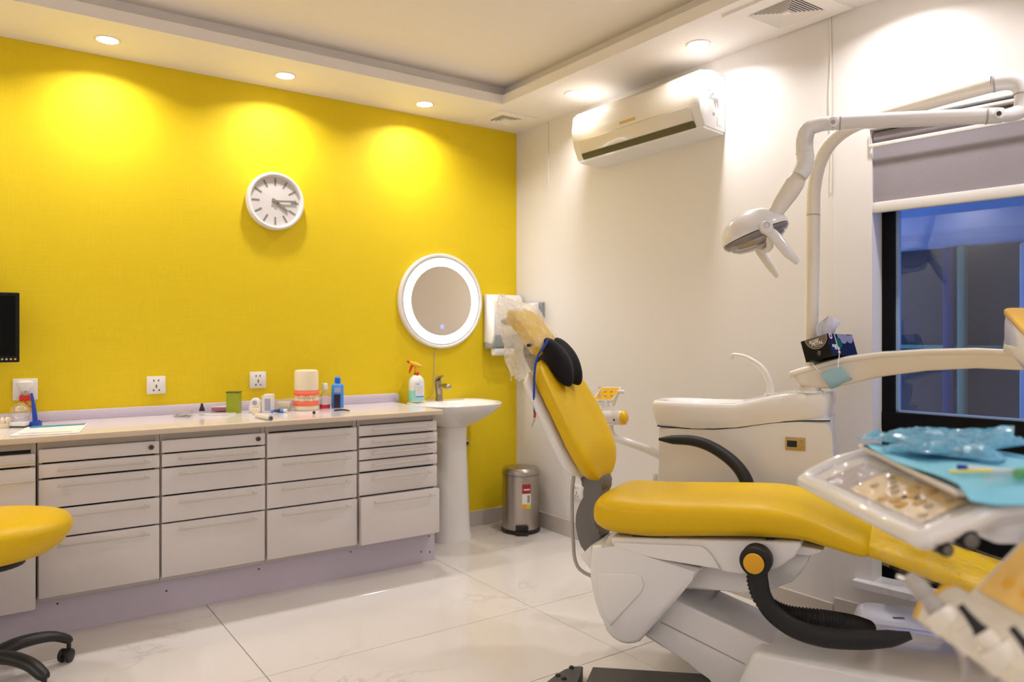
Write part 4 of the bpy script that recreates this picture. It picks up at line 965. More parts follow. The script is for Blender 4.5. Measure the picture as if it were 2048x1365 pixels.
# ================================================================== CUSPIDOR UNIT
cu = thing('spittoon_unit', 'white dental spittoon unit with basin beyond the chair against the wall', 'dental unit', LW(.39, .50, 0), RZ)
Y0, Y1u = .385, .64
bm = NB(); bodyp = [(1316, 850), (1430, 852), (1505, 847), (1550, 841), (1660, 838), (1664, 870), (1667, 930), (1667, 1030), (1640, 1080), (1500, 1120), (1360, 1120), (1324, 1060), (1316, 960)]
side(bm, bodyp, Y0, Y0, Y1u, .02, 3)
wpart('cabinet_body', bm, UNITW, cu)
bm = NB(); prism(bm, [(.22, .50), (.52, .52), (.52, .56), (.22, .56)], .212, .42, lambda a, b, d: LW(a, d, b), .01); wpart('support_arm', bm, UNITW, cu)
# basin top with bowl
ZTOP = [(-.02, .975), (.0, .985), (.08, .985), (.2, .985), (.32, .984), (.40, .992), (.46, 1.010), (.52, 1.030), (.58, 1.040), (.74, 1.047)]
def seam(x): return LPz(x)
SEAMP = [LP(*p, Y0) for p in ((1300, 850), (1314, 852), (1370, 857), (1430, 858.5), (1480, 855), (1505, 851), (1550, 845), (1600, 842), (1660, 842))]
def seamz(x): return interp([(a, b) for a, b in SEAMP], x)
xa, xb = -.008, .742; xm, hxm = (xa+xb)/2, (xb-xa)/2; ym, hym = (Y0+Y1u)/2, (Y1u-Y0)/2+.012
bm = NB(); R = []
sr = superring(1, 1, 72, .38)
def uring(fx, fy, zf, sh=0):
    r = []
    for a, b in sr:
        x = xm+a*hxm*fx; x += sh*(1-fx)*hxm if a < 0 else 0; y = ym+b*hym*fy; r.append(LW(x, y, zf(x, y)))
    return r
ztop = lambda x: interp(ZTOP, x)
under = lambda x, y: seamz(x)
R.append(uring(.955, .93, under)); R.append(uring(.97, .96, lambda x, y: seamz(x)+.022)); R.append(uring(1.0, 1.0, lambda x, y: seamz(x)+(ztop(x)-seamz(x))*.55)); R.append(uring(1.0, 1.0, lambda x, y: ztop(x)-.018)); R.append(uring(.992, .975, lambda x, y: ztop(x)-.005)); R.append(uring(.98, .94, lambda x, y: ztop(x)))
def bowlz(x, y):
    ex = (x-.20)/.165; ey = (y-ym)/.10; d = ex*ex+ey*ey
    s = max(0, min(1, 1-d)); return ztop(x)-.055*s**.6
for f in (.93, .85, .75, .65, .55, .45, .35, .25, .15, .05): R.append(uring(f, f*.93, bowlz))
wpart('basin_top', loft(bm, R), CERAM, cu, 50)
bm = NB(); sq_ = [(a, b) for a, b in SEAMP[1:]]
prism(bm, [(a, b-.003) for a, b in sq_]+[(a, b+.0015) for a, b in sq_[::-1]], Y0-.0015, Y1u-.01, lambda a, b, d: LW(a, d, b)); wpart('seam_line', bm, BLACKP, cu, 0)
a, b = LP(1540, 786, .47)
bm = NB(); tube(bm, [LW(LP(*p, .47)[0], .47, LP(*p, .47)[1]) for p in ((1542, 790), (1538, 762), (1525, 738), (1505, 722), (1485, 713), (1466, 710))], [.0165, .0145, .0125, .011, .010, .0085], 14); 
tube(bm, [LW(LP(*p, .47)[0], .47, LP(*p, .47)[1]) for p in ((1467, 710), (1464, 713), (1466, 720))], [.0085, .008, .007], 10); wpart('water_spout', bm, CERAM, cu, 50)
bm = NB(); cyl(bm, LW(a, .47, ztop(a)+.006), .024, .014, 24, .003); wpart('spout_collar', bm, CERAM, cu)
# control display
def facebox(px0, py0, px1, py1, d0, d1, bev=0):
    x0, z1 = LP(px0, py0, Y0); x1, z0 = LP(px1, py1, Y0); bm = NB(); b = bmesh.new(); box(b, (x0, Y0-d1, z0), (x1, Y0-d0, z1), bev)
    for v in b.verts: v.co = LW(v.co.x, v.co.y, v.co.z)
    merge(bm, b); return bm
dp = wpart('display_panel', facebox(1571, 874, 1611, 903, -.002, .004, .002), mat('panel_gold', (.50, .33, .10), .3), cu)
wpart('screen', facebox(1574.5, 881, 1594, 895, .004, .0045), LCD, dp, 0)
for (x, y) in ((1603, 883), (1603, 896)):
    q = LP(x, y, Y0); wpart('button', cyl(NB(), LW(q[0], Y0-.0045, q[1]), .007, .002, 14, 0, tuple(YLv)), BTN, dp)
q = LP(1584, 877, Y0); wpart('print_bar', facebox(1576, 875.8, 1592, 877.6, .004, .0044), BTN, dp, 0)
# little nozzle at left side & assistant arm
bm = NB(); p0 = LW(*[LP(1316, 905, .44)[0], .44, LP(1316, 905, .44)[1]])
cyl(bm, LW(LP(1310, 955, .42)[0], .42, LP(1310, 955, .42)[1]), .012, .03, 14, .003); cyl(bm, LW(LP(1307, 968, .42)[0], .42, LP(1307, 968, .42)[1]-.004), .006, .03, 10); wpart('side_valve', bm, WPLAST, cu)
ah = thing('assistant_holder', 'small white instrument holder with yellow control pad on an arm behind the backrest', 'instrument holder', LW(-.15, .42, .80), RZ)
ap = lambda px, py, y=.42: LW(LP(px, py, y)[0], y, LP(px, py, y)[1])
wpart('arm', tube(NB(), [ap(1322, 912, .46), ap(1290, 898, .44), ap(1255, 885, .42), ap(1232, 877), ap(1222, 865), ap(1220, 850)], [.020, .019, .018, .017, .016, .016], 14), UNITW, ah, 60)
bm = NB(); a0 = ap(1190, 832); a1 = ap(1244, 836); tube(bm, [a0, a1], .032, 24, 1); wpart('barrel', bm, UNITW, ah); dxx = (a1-a0).normalized()
wpart('end_cap', lathe(NB(), [(.0335, 0), (.034, .008), (.030, .018), (.018, .026), (0, .028)], a1, 24, tuple(dxx), False), YPLAST, ah)
bm = NB(); tube(bm, [ap(1230, 836), ap(1233, 836.2)], .0335, 24, 1); tube(bm, [ap(1238, 836), ap(1240, 836)], .0335, 24, 1); wpart('ring', bm, CREAM, ah)
wpart('screw', cyl(NB(), ap(1233, 839)-YLv*.032, .004, .008, 10, 0, tuple(YLv)), BLACKP, ah)
def quadplate(name, pts, th, m, par, nrm, bev=0):
    bm = NB(); A = [p-nrm*th for p in pts]; loft(bm, [A, pts]); return wpart(name, bm, m, par, 0)
nn = (-FW*.5+UP*.85).normalized()
P = [ap(1184, 801), ap(1225, 801), ap(1236, 776), ap(1194, 776)]; P[2] += YLv*.05; P[3] += YLv*.05
kp = quadplate('keypad', P, .012, UNITW, ah, nn); c = sum(P, V())/4
quadplate('keypad_print', [p.lerp(c, .14)+nn*.0012 for p in P], .001, YPLAST, kp, nn)
for k in range(5):
    q = P[0].lerp(P[1], .2+.15*k).lerp(P[3].lerp(P[2], .2+.15*k), .35+.3*(k % 2)); wpart('key', ball(NB(), q+nn*.002, .005, (1, 1, .5)), BOXLIL, kp)
bm = NB(); tube(bm, [ap(1210, 800)+YLv*.0, ap(1212, 815)], .020, 12, 1, True, (1, .5)); wpart('neck', bm, UNITW, ah)
bm = NB(); tube(bm, [ap(1226, 812), ap(1236, 787), ap(1240, 784), ap(1249, 785)], [.008, .008, .009, .009], 10, 4); wpart('hook', bm, WPLAST, ah)
bm = NB(); tube(bm, [ap(1200, 812, .36), ap(1200, 776, .36)], .008, 12, 1); wpart('suction_tube', bm, CLEAR, ah); wpart('suction_tip', cyl(NB(), ap(1200, 774, .36), .010, .008, 14, .002), CERAM, ah)

# ================================================================== OPERATING LIGHT
ol = thing('operating_light', 'white dental operating light on a tall curved pole with two jointed arms', 'dental lamp', Uf(1622, 782, 3.14))
pw = lambda l: [Uf(*q) for q in l]
z0p = ztop(.66)
p0 = Uf(1622, 782, 3.14)
wpart('pole', tube(NB(), [V((p0.x, p0.y, 1.046)), Uf(1622, 700, 3.14), Uf(1624, 600, 3.14), Uf(1625.5, 520, 3.14), Uf(1626.5, 430, 3.14)], .0275, 22, 3), CREAM, ol, 60)
wpart('pole_collar', tube(NB(), [Uf(1626.4, 432, 3.14), Uf(1626.5, 429.5, 3.14)], .0283, 22, 1), HOSE, ol)
wpart('pole_base', lathe(NB(), [(.040, 0), (.040, .05), (.034, .058), (.028, .06)], V((p0.x, p0.y, 1.044)), 24), CREAM, ol)
wpart('curved_arm', tube(NB(), pw([(1626.5, 429, 3.14), (1628, 380, 3.13), (1638, 330, 3.11), (1660, 288, 3.07), (1695, 258, 3.01), (1740, 238, 2.94), (1800, 220, 2.87), (1870, 200, 2.79), (1930, 183, 2.72), (1985, 168, 2.66)]), [.0275, .0275, .0275, .028, .0285, .029, .029, .029, .029, .029], 22, 5), CREAM, ol, 60)
wpart('joint_ring', tube(NB(), pw([(1984, 168.5, 2.66), (1988, 167.5, 2.657)]), .0305, 22, 1), HOSE, ol)
wpart('elbow', tube(NB(), pw([(1986, 168, 2.66), (2015, 163, 2.63), (2038, 168, 2.61), (2046, 185, 2.60), (2046, 205, 2.60), (2040, 222, 2.60), (2020, 230, 2.60), (2000, 232, 2.60)]), [.029, .029, .029, .028, .027, .026, .024, .020], 20, 5), UNITW, ol, 60)
wpart('joint_ring', tube(NB(), pw([(2046, 187, 2.60), (2046, 190, 2.60)]), .0292, 22, 1), HOSE, ol)
wpart('spring_arm', tube(NB(), pw([(2004, 231, 2.60), (1975, 232, 2.615), (1830, 238, 2.70), (1681, 245, 2.80), (1664, 246, 2.81)]), [.026, .0275, .0275, .0275, .027], 22, 4), UNITW, ol, 60)
for q in ((1975, 232, 2.615), (1682, 245, 2.80)):
    a = Uf(*q); b = a+(Uf(1682, 245, 2.80)-Uf(1975, 232, 2.615)).normalized()*.005; wpart('joint_ring', tube(NB(), [a, b], .0295, 22, 1), HOSE, ol)
for q in ((1998, 227, 2.575), (1666, 244, 2.775)):
    bm = NB(); cyl(bm, Uf(*q), .019, .012, 20, .002, tuple(FW)); jc = wpart('joint_disc', bm, UNITW, ol); bm = NB(); cyl(bm, Uf(q[0], q[1], q[2]-.007), .008, .003, 16, 0, tuple(FW)); wpart('bolt', bm, HOSE if q[0] < 1800 else BLACKP, jc)
wpart('elbow', tube(NB(), pw([(1666, 246, 2.81), (1640, 249, 2.83), (1618, 257, 2.845), (1610, 275, 2.85), (1609, 300, 2.85), (1611, 322, 2.85), (1606, 340, 2.85), (1598, 353, 2.85)]), [.026, .028, .030, .031, .031, .032, .032, .030], 20, 5), UNITW, ol, 60)
wpart('joint_ring', tube(NB(), pw([(1609, 303, 2.85), (1609.3, 306, 2.85)]), .0325, 22, 1), CREAM, ol)
wpart('stem', tube(NB(), pw([(1600, 349, 2.85), (1590, 367, 2.85), (1578, 386, 2.85), (1560, 412, 2.85), (1545, 436, 2.85), (1534, 455, 2.85)]), [.027, .036, .035, .031, .026, .021], 20, 4, True, (.62, 1), up=-FW), CREAM, ol, 60)
# lamp head
HU = (RT*cos(radians(21))+UP*sin(radians(21))); HN0 = (-RT*sin(radians(21))+UP*cos(radians(21))); HN = (HN0*cos(radians(7))+FW*sin(radians(7))).normalized()
HC = Uf(1510, 468, 2.91)
def headlathe(prof, nm, m, par):
    bm = NB(); HV = HN.cross(HU); rings = []
    for r, z in prof:
        ring = []
        for k in range(48):
            a = 2*pi*k/48; x = cos(a); y = sin(a); f = 1.0
            ring.append(HC+HU*(r*x*1.04)+HV*(r*y*.92)+HN*z)
        rings.append(ring)
    return wpart(nm, loft(bm, rings, True), m, par, 50)
headlathe([(.124, -.004), (.126, .002), (.124, .016), (.111, .040), (.090, .064), (.060, .082), (.03, .090), (.004, .092)], 'lamp_shell', UNITW, ol)
headlathe([(.118, -.006), (.125, -.007), (.123, -.016), (.112, -.028), (.104, -.030)], 'lens_rim', SILV, ol)
headlathe([(.106, -.026), (.10, -.038), (.078, -.052), (.04, -.060), (.003, -.062)], 'reflector_lens', mat('lens_grey', (.35, .31, .30), .08, coat=.8, metal=.4), ol)
wpart('pivot', cyl(NB(), Uf(1530, 456, 2.80), .024, .05, 24, .006, tuple(FW)), UNITW, ol)
wpart('pivot_mark', lathe(NB(), [(.009, 0), (.0105, 0), (.0105, .0015), (.009, .0015), (.009, 0)], Uf(1534, 450, 2.774), 20, tuple(-FW), False), HOSE, ol)
wpart('handle', tube(NB(), pw([(1528, 458, 2.80), (1545, 468, 2.79), (1562, 488, 2.78), (1578, 508, 2.77), (1596, 526, 2.77)]), [.016, .020, .021, .019, .011], 16, 4, True, (.75, 1), up=-FW), UNITW, ol, 60)
wpart('handle', tube(NB(), pw([(1512, 490, 3.0), (1525, 508, 3.0), (1540, 530, 3.0), (1556, 554, 3.0)]), [.016, .020, .019, .011], 16, 4, True, (.75, 1), up=-FW), CREAM, ol, 60)
wpart('yoke', tube(NB(), pw([(1530, 460, 2.82), (1540, 485, 2.84), (1535, 498, 2.90), (1515, 496, 2.98), (1508, 488, 3.0)]), .014, 14, 4), UNITW, ol, 60)

TO = rc(.572, 1.500)
def TW(a, b, z): return V((TO.x, TO.y, 0))-FW*a+RT*b+V((0, 0, z))
# ================================================================== DELIVERY ARM
da = thing('delivery_arm', 'long cream swing arm over the spittoon unit that carries the tissue box', 'arm', Uf(1620, 782, 3.06))
bm = NB(); R = []
sta = [(1586, 742, 750, 3.07, .03), (1589, 740, 757, 3.07, .04), (1599, 736, 772, 3.065, .045), (1625, 729, 777, 3.06, .046), (1660, 719, 776, 3.045, .046), (1700, 711, 768, 3.01, .046), (1760, 703.5, 754, 2.94, .046), (1850, 698, 742, 2.81, .045), (1950, 696, 737, 2.66, .045), (2048, 701, 741, 2.50, .045), (2130, 710, 752, 2.38, .045)]
for px, yt, yb, f, hd in sta:
    a = Uf(px, yt, f); b = Uf(px, yb, f); hh = (a-b).length/2; c = (a+b)/2; dirv2 = (FW*.93+RT*.36).normalized()
    R.append([c+dirv2*p*hd+UP*q*hh for p, q in superring(1, 1, 28, .35)])
wpart('arm_shell', loft(bm, R), CREAM, da, 50)
bm = NB(); R = []
for px, yt, yb, f, hd in [(1579, 743, 0, 3.07, .03), (1583, 741, 0, 3.07, .042)]+sta[2:]:
    c = Uf(px, yt+7, f); dirv2 = (FW*.93+RT*.36).normalized(); R.append([c+dirv2*p*(hd+.004)+UP*q*.0125 for p, q in superring(1, 1, 24, .35)])
wpart('top_lip', loft(bm, R), CREAM, da, 50)
wpart('pivot_collar', lathe(NB(), [(.052, 0), (.050, .010), (.040, .012), (.040, .024)], V((Uf(1620, 782, 3.06).x, Uf(1620, 782, 3.06).y, 1.043)), 28), UNITW, da)
# second arm coming forward with yellow top
bm = NB(); R = []; R2 = []
for px, py, f, hw, hh in ((2028, 655, 2.34, .028, .05), (2042, 664, 2.26, .050, .062), (2080, 700, 2.1, .055, .062), (2170, 790, 1.8, .055, .06), (2330, 950, 1.5, .05, .055)):
    c = Uf(px, py, f); R.append([c+RT*p*hw+UP*q*hh for p, q in superring(1, 1, 24, .5)])
    R2.append([c+RT*p*(hw*1.04)+UP*(hh*.93+q*.014) for p, q in superring(1, 1, 24, .5)])
wpart('forward_arm', loft(bm, R), UNITW, da, 50); wpart('yellow_cover', loft(NB(), R2), YPLAST, da, 50)
wpart('elbow_post', tube(NB(), [Uf(2022, 700, 2.46), Uf(2026, 672, 2.40), Uf(2034, 655, 2.32)], .022, 16, 3), CREAM, da)
wpart('drop_tube', tube(NB(), [Uf(2330, 950, 1.5), Uf(2330, 1010, 1.35), TW(.26, .42, 1.0), TW(.26, .30, 1.01)], .03, 14, 4), UNITW, da)
# ================================================================== TISSUE BOX
C0 = Uf(1654, 667.5, 2.97); A0 = Uf(1601, 684, 3.055); B0 = Uf(1703.5, 670, 3.10); D0 = Uf(1661.5, 711, 2.97)
ex = (A0-C0); eL = ex.length; ex.normalize(); ey = (B0-C0); ey -= ex*ey.dot(ex); eW = ey.length; ey.normalize(); ez = ex.cross(ey); ez = ez if ez.z > 0 else -ez
bh = (C0-D0).length
def TBx(a, b, c): return C0+ex*a+ey*b-ez*c       # a along short face, b along long face, c downward
tb = thing('tissue_box', 'black and navy tissue box tilted on top of the cream swing arm', 'tissue box', TBx(eL/2, eW/2, bh))
tb.rotation_euler = (0, 0, 0)
def tbox(a0, a1, b0, b1, c0, c1):
    bm = NB(); R = [[TBx(a, b, c) for a, b in ((a0, b0), (a1, b0), (a1, b1), (a0, b1))] for c in (c0, c1)]; return loft(bm, R)
wpart('carton', tbox(0, eL, .0006, eW, 0, bh), BOXBLACK, tb, 0)
wpart('navy_side', tbox(-.0008, 0, 0, eW, 0, bh), BOXNAVY, tb, 0)
wpart('corner_edge', tbox(-.0012, .004, -.0005, .012, 0, bh), BOXNAVY, tb, 0)
# front short face disc print (arc), plane b=0
def arcpoly(ca, cc, r, m, nm, off, lo=0, hi=pi, inner=None, plane='b', amax=None):
    bm = NB(); P = []; n = 30
    for k in range(n+1):
        t_ = lo+(hi-lo)*k/n; a, c = ca+cos(t_)*r, cc+sin(t_)*r
        P.append((min(max(a, 0.003), (eL if plane == 'b' else eW)-.001), max(c, 0)))
    if inner:
        Q = []
        for k in range(n, -1, -1):
            t_ = lo+(hi-lo)*k/n; a, c = ca+cos(t_)*inner, cc+sin(t_)*inner; Q.append((min(max(a, .003), (eL if plane == 'b' else eW)-.001), max(c, 0)))
        vs = []
        mp = (lambda p: TBx(p[0], -off, p[1])) if plane == 'b' else (lambda p: TBx(-.0008-off, p[0], p[1]))
        va = [bm.verts.new(mp(p)) for p in P]; vb = [bm.verts.new(mp(p)) for p in Q[::-1]]
        for i in range(n):
            try: bm.faces.new((va[i], va[i+1], vb[i+1], vb[i]))
            except ValueError: pass
    else:
        mp = (lambda p: TBx(p[0], -off, p[1])) if plane == 'b' else (lambda p: TBx(-.0008-off, p[0], p[1]))
        U2 = []
        for p in P:
            if not U2 or (abs(p[0]-U2[-1][0])+abs(p[1]-U2[-1][1])) > 1e-5: U2.append(p)
        bm.faces.new([bm.verts.new(mp(p)) for p in U2])
    o = wpart(nm, bm, m, tb, 0); return o
arcpoly(.050, .0, .046, BOXGREY, 'label_disc', .0004); arcpoly(.050, .0, .0475, PRINTW, 'label_ring', .0006, inner=.0463)
fx = basis(TBx(.052, -.0008, .0), -ex, -ey)   # x to the viewer's right
def tx(nm, body, a, c, size, m, al='CENTER', sh=.25, bold=.0006, plane='b'):
    if plane == 'b': xf = basis(TBx(a, -.0008, c), -ex, -ey)
    else: xf = basis(TBx(-.0014, a, c), ey, -ex)
    return text(nm, body, size, xf, m, tb, al, sh, bold, .0002)
tx('lettering', 'ROSE', .062, .0155, .017, PRINTW); tx('lettering', 'PETAL', .050, .0265, .0175, PRINTW); wpart('tag_patch', loft(NB(), [[TBx(a, b, c) for a, c in ((.036, .0345), (.062, .0345), (.062, .043), (.036, .043))] for b in (-.0004, -.0009)]), BOXBLACK, tb, 0); tx('lettering', 'POP-UP', .049, .0387, .007, PRINTW, sh=0, bold=.0002).data.transform(M.Identity(4))
bm = NB()
for k in range(7):
    r = .011*(.9+.2*sin(k*2.3)); a = k*.9; ball(bm, TBx(.052+cos(a)*.005, -.0005, .066+sin(a)*.005), 1, (.006, .001, .006), u=8, v=6)
wpart('rose_print', bm, mat('rose_grey', (.22, .19, .15), .5), tb)
# side long face prints
arcpoly(.020, .010, .012, PRINTW, 'round_badge', .0008, 0, 2*pi, plane='a'); arcpoly(.020, .010, .007, PRINTR, 'badge_centre', .0011, 0, 2*pi, plane='a')
arcpoly(.115, .0, .040, BOXLIL, 'petal_print', .0005, 0, pi, plane='a'); arcpoly(.168, .004, .034, BOXLIL, 'petal_print', .0006, 0, pi, plane='a'); arcpoly(.075, .036, .022, BOXTEAL, 'teal_print', .0008, 0, 2*pi, plane='a')
tx('lettering', 'ROSE', .030, .050, .015, PRINTW, plane='a'); tx('lettering', 'PETAL', .048, .060, .015, PRINTW, plane='a')
R = []
for row in (((1636, 678), (1645, 680), (1654, 680), (1663, 678)), ((1632, 664), (1642, 665), (1652, 665), (1664, 664)), ((1633, 652), (1643, 652), (1654, 651), (1665, 654)), ((1641, 643), (1648, 641), (1656, 640), (1666, 645)), ((1652, 636), (1655, 634), (1658, 632), (1665, 637))):
    r = [Uf(x, y, 3.06+.012*((k % 2)*2-1)*.6) for k, (x, y) in enumerate(row)]; R.append(r+[p+FW*.0015 for p in r[::-1]])
wpart('tissue_sheet', loft(NB(), R), TISSUE, tb, 50)
R = []
for row in (((1662, 678), (1667, 677)), ((1664, 662), (1672, 658)), ((1664, 645), (1684, 643)), ((1660, 633), (1664, 634))):
    r = [Uf(x, y, 3.065+.02*k) for k, (x, y) in enumerate(row)]; R.append(r+[p+FW*.0015 for p in r[::-1]])
wpart('tissue_sheet', loft(NB(), R), TISSUE, tb, 50)
# mask strapped under the arm
mk = thing('face_mask', 'pale blue face mask strapped round the cream arm below the tissue box', 'mask', Uf(1665, 770, 3.0))
bm = NB(); rows_ = []
Lft = [(1642, 746), (1645, 755), (1650, 764), (1657, 773), (1662, 779)]; Rgt = [(1682, 733), (1688, 742), (1695, 752), (1704, 757), (1706, 764)]
fs = [2.992, 2.990, 2.990, 2.994, 3.015]
for i in range(5):
    r = []
    for k in range(9): s = k/8; px = Lft[i][0]+(Rgt[i][0]-Lft[i][0])*s; py = Lft[i][1]+(Rgt[i][1]-Lft[i][1])*s; r.append(Uf(px, py, fs[i]-.038*s+.003*(i % 2)))
    rows_.append(r)
off = -FW*.002
loft(bm, [r+[p+off for p in r[::-1]] for r in rows_]); wpart('cloth', bm, MASK, mk, 60)
st_ = lambda l, r=.0011: tube(NB(), [Uf(*q) for q in l], r, 6, 4)
wpart('ear_loop', st_([(1668, 667, 3.0), (1674, 690, 2.985), (1678.5, 706, 2.975), (1677, 722, 2.955), (1676, 736, 2.95)], .0016), PRINTW, mk)
wpart('ear_loop', st_([(1624, 727, 3.01), (1633, 738, 2.99), (1642, 747, 2.985)]), PRINTW, mk)
wpart('ear_loop', st_([(1700, 669, 3.09), (1706, 688, 3.09), (1710, 707, 3.09)], .0016), PRINTW, mk)
wpart('toggle', ball(NB(), Uf(1678.5, 705, 2.973), .005), PRINTW, mk)

# ================================================================== FLOOR BOX near window
FBC = rc(1.42, 2.775)
fb = thing('floor_box', 'white plastic floor junction box by the window under the foot of the chair', 'junction box', FBC)
bm = NB(); R = []
for z, g_ in ((0, 0), (.14, .004), (.19, .012), (.225, .03), (.24, .055)):
    R.append([FBC+(RT*.94-FW*.34)*a*(.150-g_*.6)+(RT*.34+FW*.94)*b*(.185-g_)+V((0, 0, z)) for a, b in superring(1, 1, 40, .35)])
wpart('cover', loft(bm, R), UNITW, fb, 50)
bm = NB(); box(bm, (-.02, -.008, 0), (.02, .008, .0012)); bm.transform(M.Translation(rc(1.415, 2.76, .24)) @ M.Rotation(-YAW-.1, 4, 'Z')); wpart('small_label', bm, MGREY, fb, 0)

# ================================================================== INSTRUMENT TABLE
TO = rc(.572, 1.500); E1 = -FW; E2 = RT.copy()
def TW(a, b, z): return V((TO.x, TO.y, 0))+E1*a+E2*b+V((0, 0, z))
it = thing('instrument_table', 'white dental instrument table with a membrane key panel in the right foreground', 'instrument table', TW(.25, .2, .95))
TS = [(-.004, .994), (.0, 1.0), (.024, 1.010), (.05, 1.022), (.08, 1.036), (.11, 1.045), (.16, 1.050), (.25, 1.051), (.34, 1.051)]
tz_ = lambda b: interp(TS, b)
# shell
bm = NB(); R = []
prof = [(-.006, .992), (-.002, .999), (.024, 1.009), (.05, 1.021), (.08, 1.035), (.11, 1.044), (.16, 1.049), (.25, 1.050), (.325, 1.050), (.332, 1.045), (.33, 1.035), (.25, 1.032), (.16, 1.030), (.12, 1.024), (.08, 1.012), (.03, .990), (.0, .982)]
for a in (.032, .038, .045, .25, .45, .458, .463):
    e_ = .004 if a in (.032, .463) else 0; cz_ = 1.02
    R.append([TW(a, b, z*(1-e_)+cz_*e_) for b, z in prof])
wpart('top_frame', loft(bm, R), UNITW, it, 50)
bm = NB(); box(bm, (.07, .10, .985), (.45, .31, 1.035), .012, 3, xf=M(((E1.x, E2.x, 0, TO.x), (E1.y, E2.y, 0, TO.y), (0, 0, 1, 0), (0, 0, 0, 1)))); wpart('housing', bm, UNITW, it)
bm = NB(); tube(bm, [TW(.035, .13, 1.050), TW(.026, .09, 1.039), TW(.022, .05, 1.024), TW(.026, .010, 1.004), TW(.044, -.002, .998)], [.014, .013, .013, .014, .012], 14, 5, True, (.8, 1)); wpart('grab_lip', bm, UNITW, it, 60)
bm = NB(); tube(bm, [TW(.04, -.006, .996), TW(.25, -.008, .996), TW(.445, -.006, .996), TW(.461, .004, 1.0), TW(.466, .05, 1.020), TW(.466, .10, 1.040), TW(.466, .16, 1.048), TW(.466, .33, 1.05)], .0135, 14, 4); wpart('rim_bumper', bm, UNITW, it, 60)
def tpatch(nm, a0, a1, b0, b1, h, th, m, par, n=4):
    bm = NB(); R = []
    for k in range(n+1):
        b = b0+(b1-b0)*k/n; R.append([TW(a0, b, tz_(b)+h), TW(a1, b, tz_(b)+h), TW(a1, b, tz_(b)+h-th), TW(a0, b, tz_(b)+h-th)])
    return wpart(nm, loft(bm, R), m, par, 0)
mp_ = tpatch('key_panel', .085, .418, .016, .088, .001, .0005, PANELG, it)
tpatch('gold_area', .18, .414, .018, .086, .0016, .0004, PANELP, mp_)
random.seed(5)
def tdot(a, b, r, m, nm='key'):
    wpart(nm, lathe(NB(), [(r, 0), (r, .0012), (r*.85, .002)], TW(a, b, tz_(b)+.0016), 16, tuple((UP-E2*.34).normalized())), m, mp_)
for a, b in ((.215, .074), (.235, .066), (.255, .058), (.275, .050), (.215, .046), (.39, .072), (.395, .03), (.375, .05)): tdot(a, b, .0075, BTN)
for a, b in ((.295, .070), (.32, .058), (.305, .036), (.335, .074), (.35, .05), (.33, .032), (.28, .03)): tdot(a, b, .011, mat('key_amber', (.62, .36, .03), .35))
for a, b in ((.31, .048), (.335, .055)): tdot(a, b, .005, LCD)
# clear film over the panel
bm = NB(); R = []
for k in range(9):
    b = .006+.088*k/8; R.append([TW(a, b, tz_(b)+.005+.0035*sin(a*60+k*1.3)+.002*sin(a*131-k)) for a in [.05+.385*j/26 for j in range(27)]])
bm_ = loft(bm, R, False, False); wpart('clear_film', bm_, FILM2, mp_, 60)
# knobs under right side
for (a, b, z, r) in ((.452, .050, 1.000, .014), (.446, .022, .985, .010)):
    bm = NB(); cyl(bm, TW(a+.012, b, z), r, .03, 22, .003, tuple(E1)); k_ = wpart('knob', bm, DGREY, it); wpart('knob_face', cyl(NB(), TW(a+.028, b, z), r*.7, .003, 18, .001, tuple(E1)), MGREY, k_)
# tray and cloth
tr = thing('tray_mat', 'white rectangular tray lying on the instrument table under the blue paper', 'tray', TW(.24, .24, 1.063))
TQ = [(.0, .120), (.44, .052), (.475, .27), (.03, .325)]
bm = NB(); loft(bm, [[TW(a, b, z) for a, b in TQ] for z in (1.052, 1.0585)]); wpart('plate', bm, WPLAST, tr, 0)
bm = NB(); tube(bm, [TW(a, b, 1.0585) for a, b in TQ+[TQ[0]]], .003, 8, 1, smooth=False); wpart('rim', bm, WPLAST, tr)
bm = NB(); R = []; n1, n2 = 26, 18
for i in range(n1+1):
    row = []
    for j in range(n2+1):
        u_ = i/n1; v_ = j/n2
        a = -.012+.49*u_+.02*sin(v_*6)*u_; b = (.125-.088*u_-.012*sin(u_*5))*(1-v_)+(.318+.02*u_)*v_
        z = 1.0665+.0022*sin(u_*9+v_*4)+.0018*sin(v_*17+u_*3)
        if u_ > .93: z -= (u_-.93)*.18
        if u_ < .12: z -= (.12-u_)*.22
        row.append(TW(a, b, z))
    R.append(row)
bm = loft(NB(), [r+[p-V((0, 0, .0012)) for p in r[::-1]] for r in R]); cl = simple('paper_bib', 'light blue paper bib spread over the tray in the right foreground', 'paper', bm, CYAN, smooth=60)
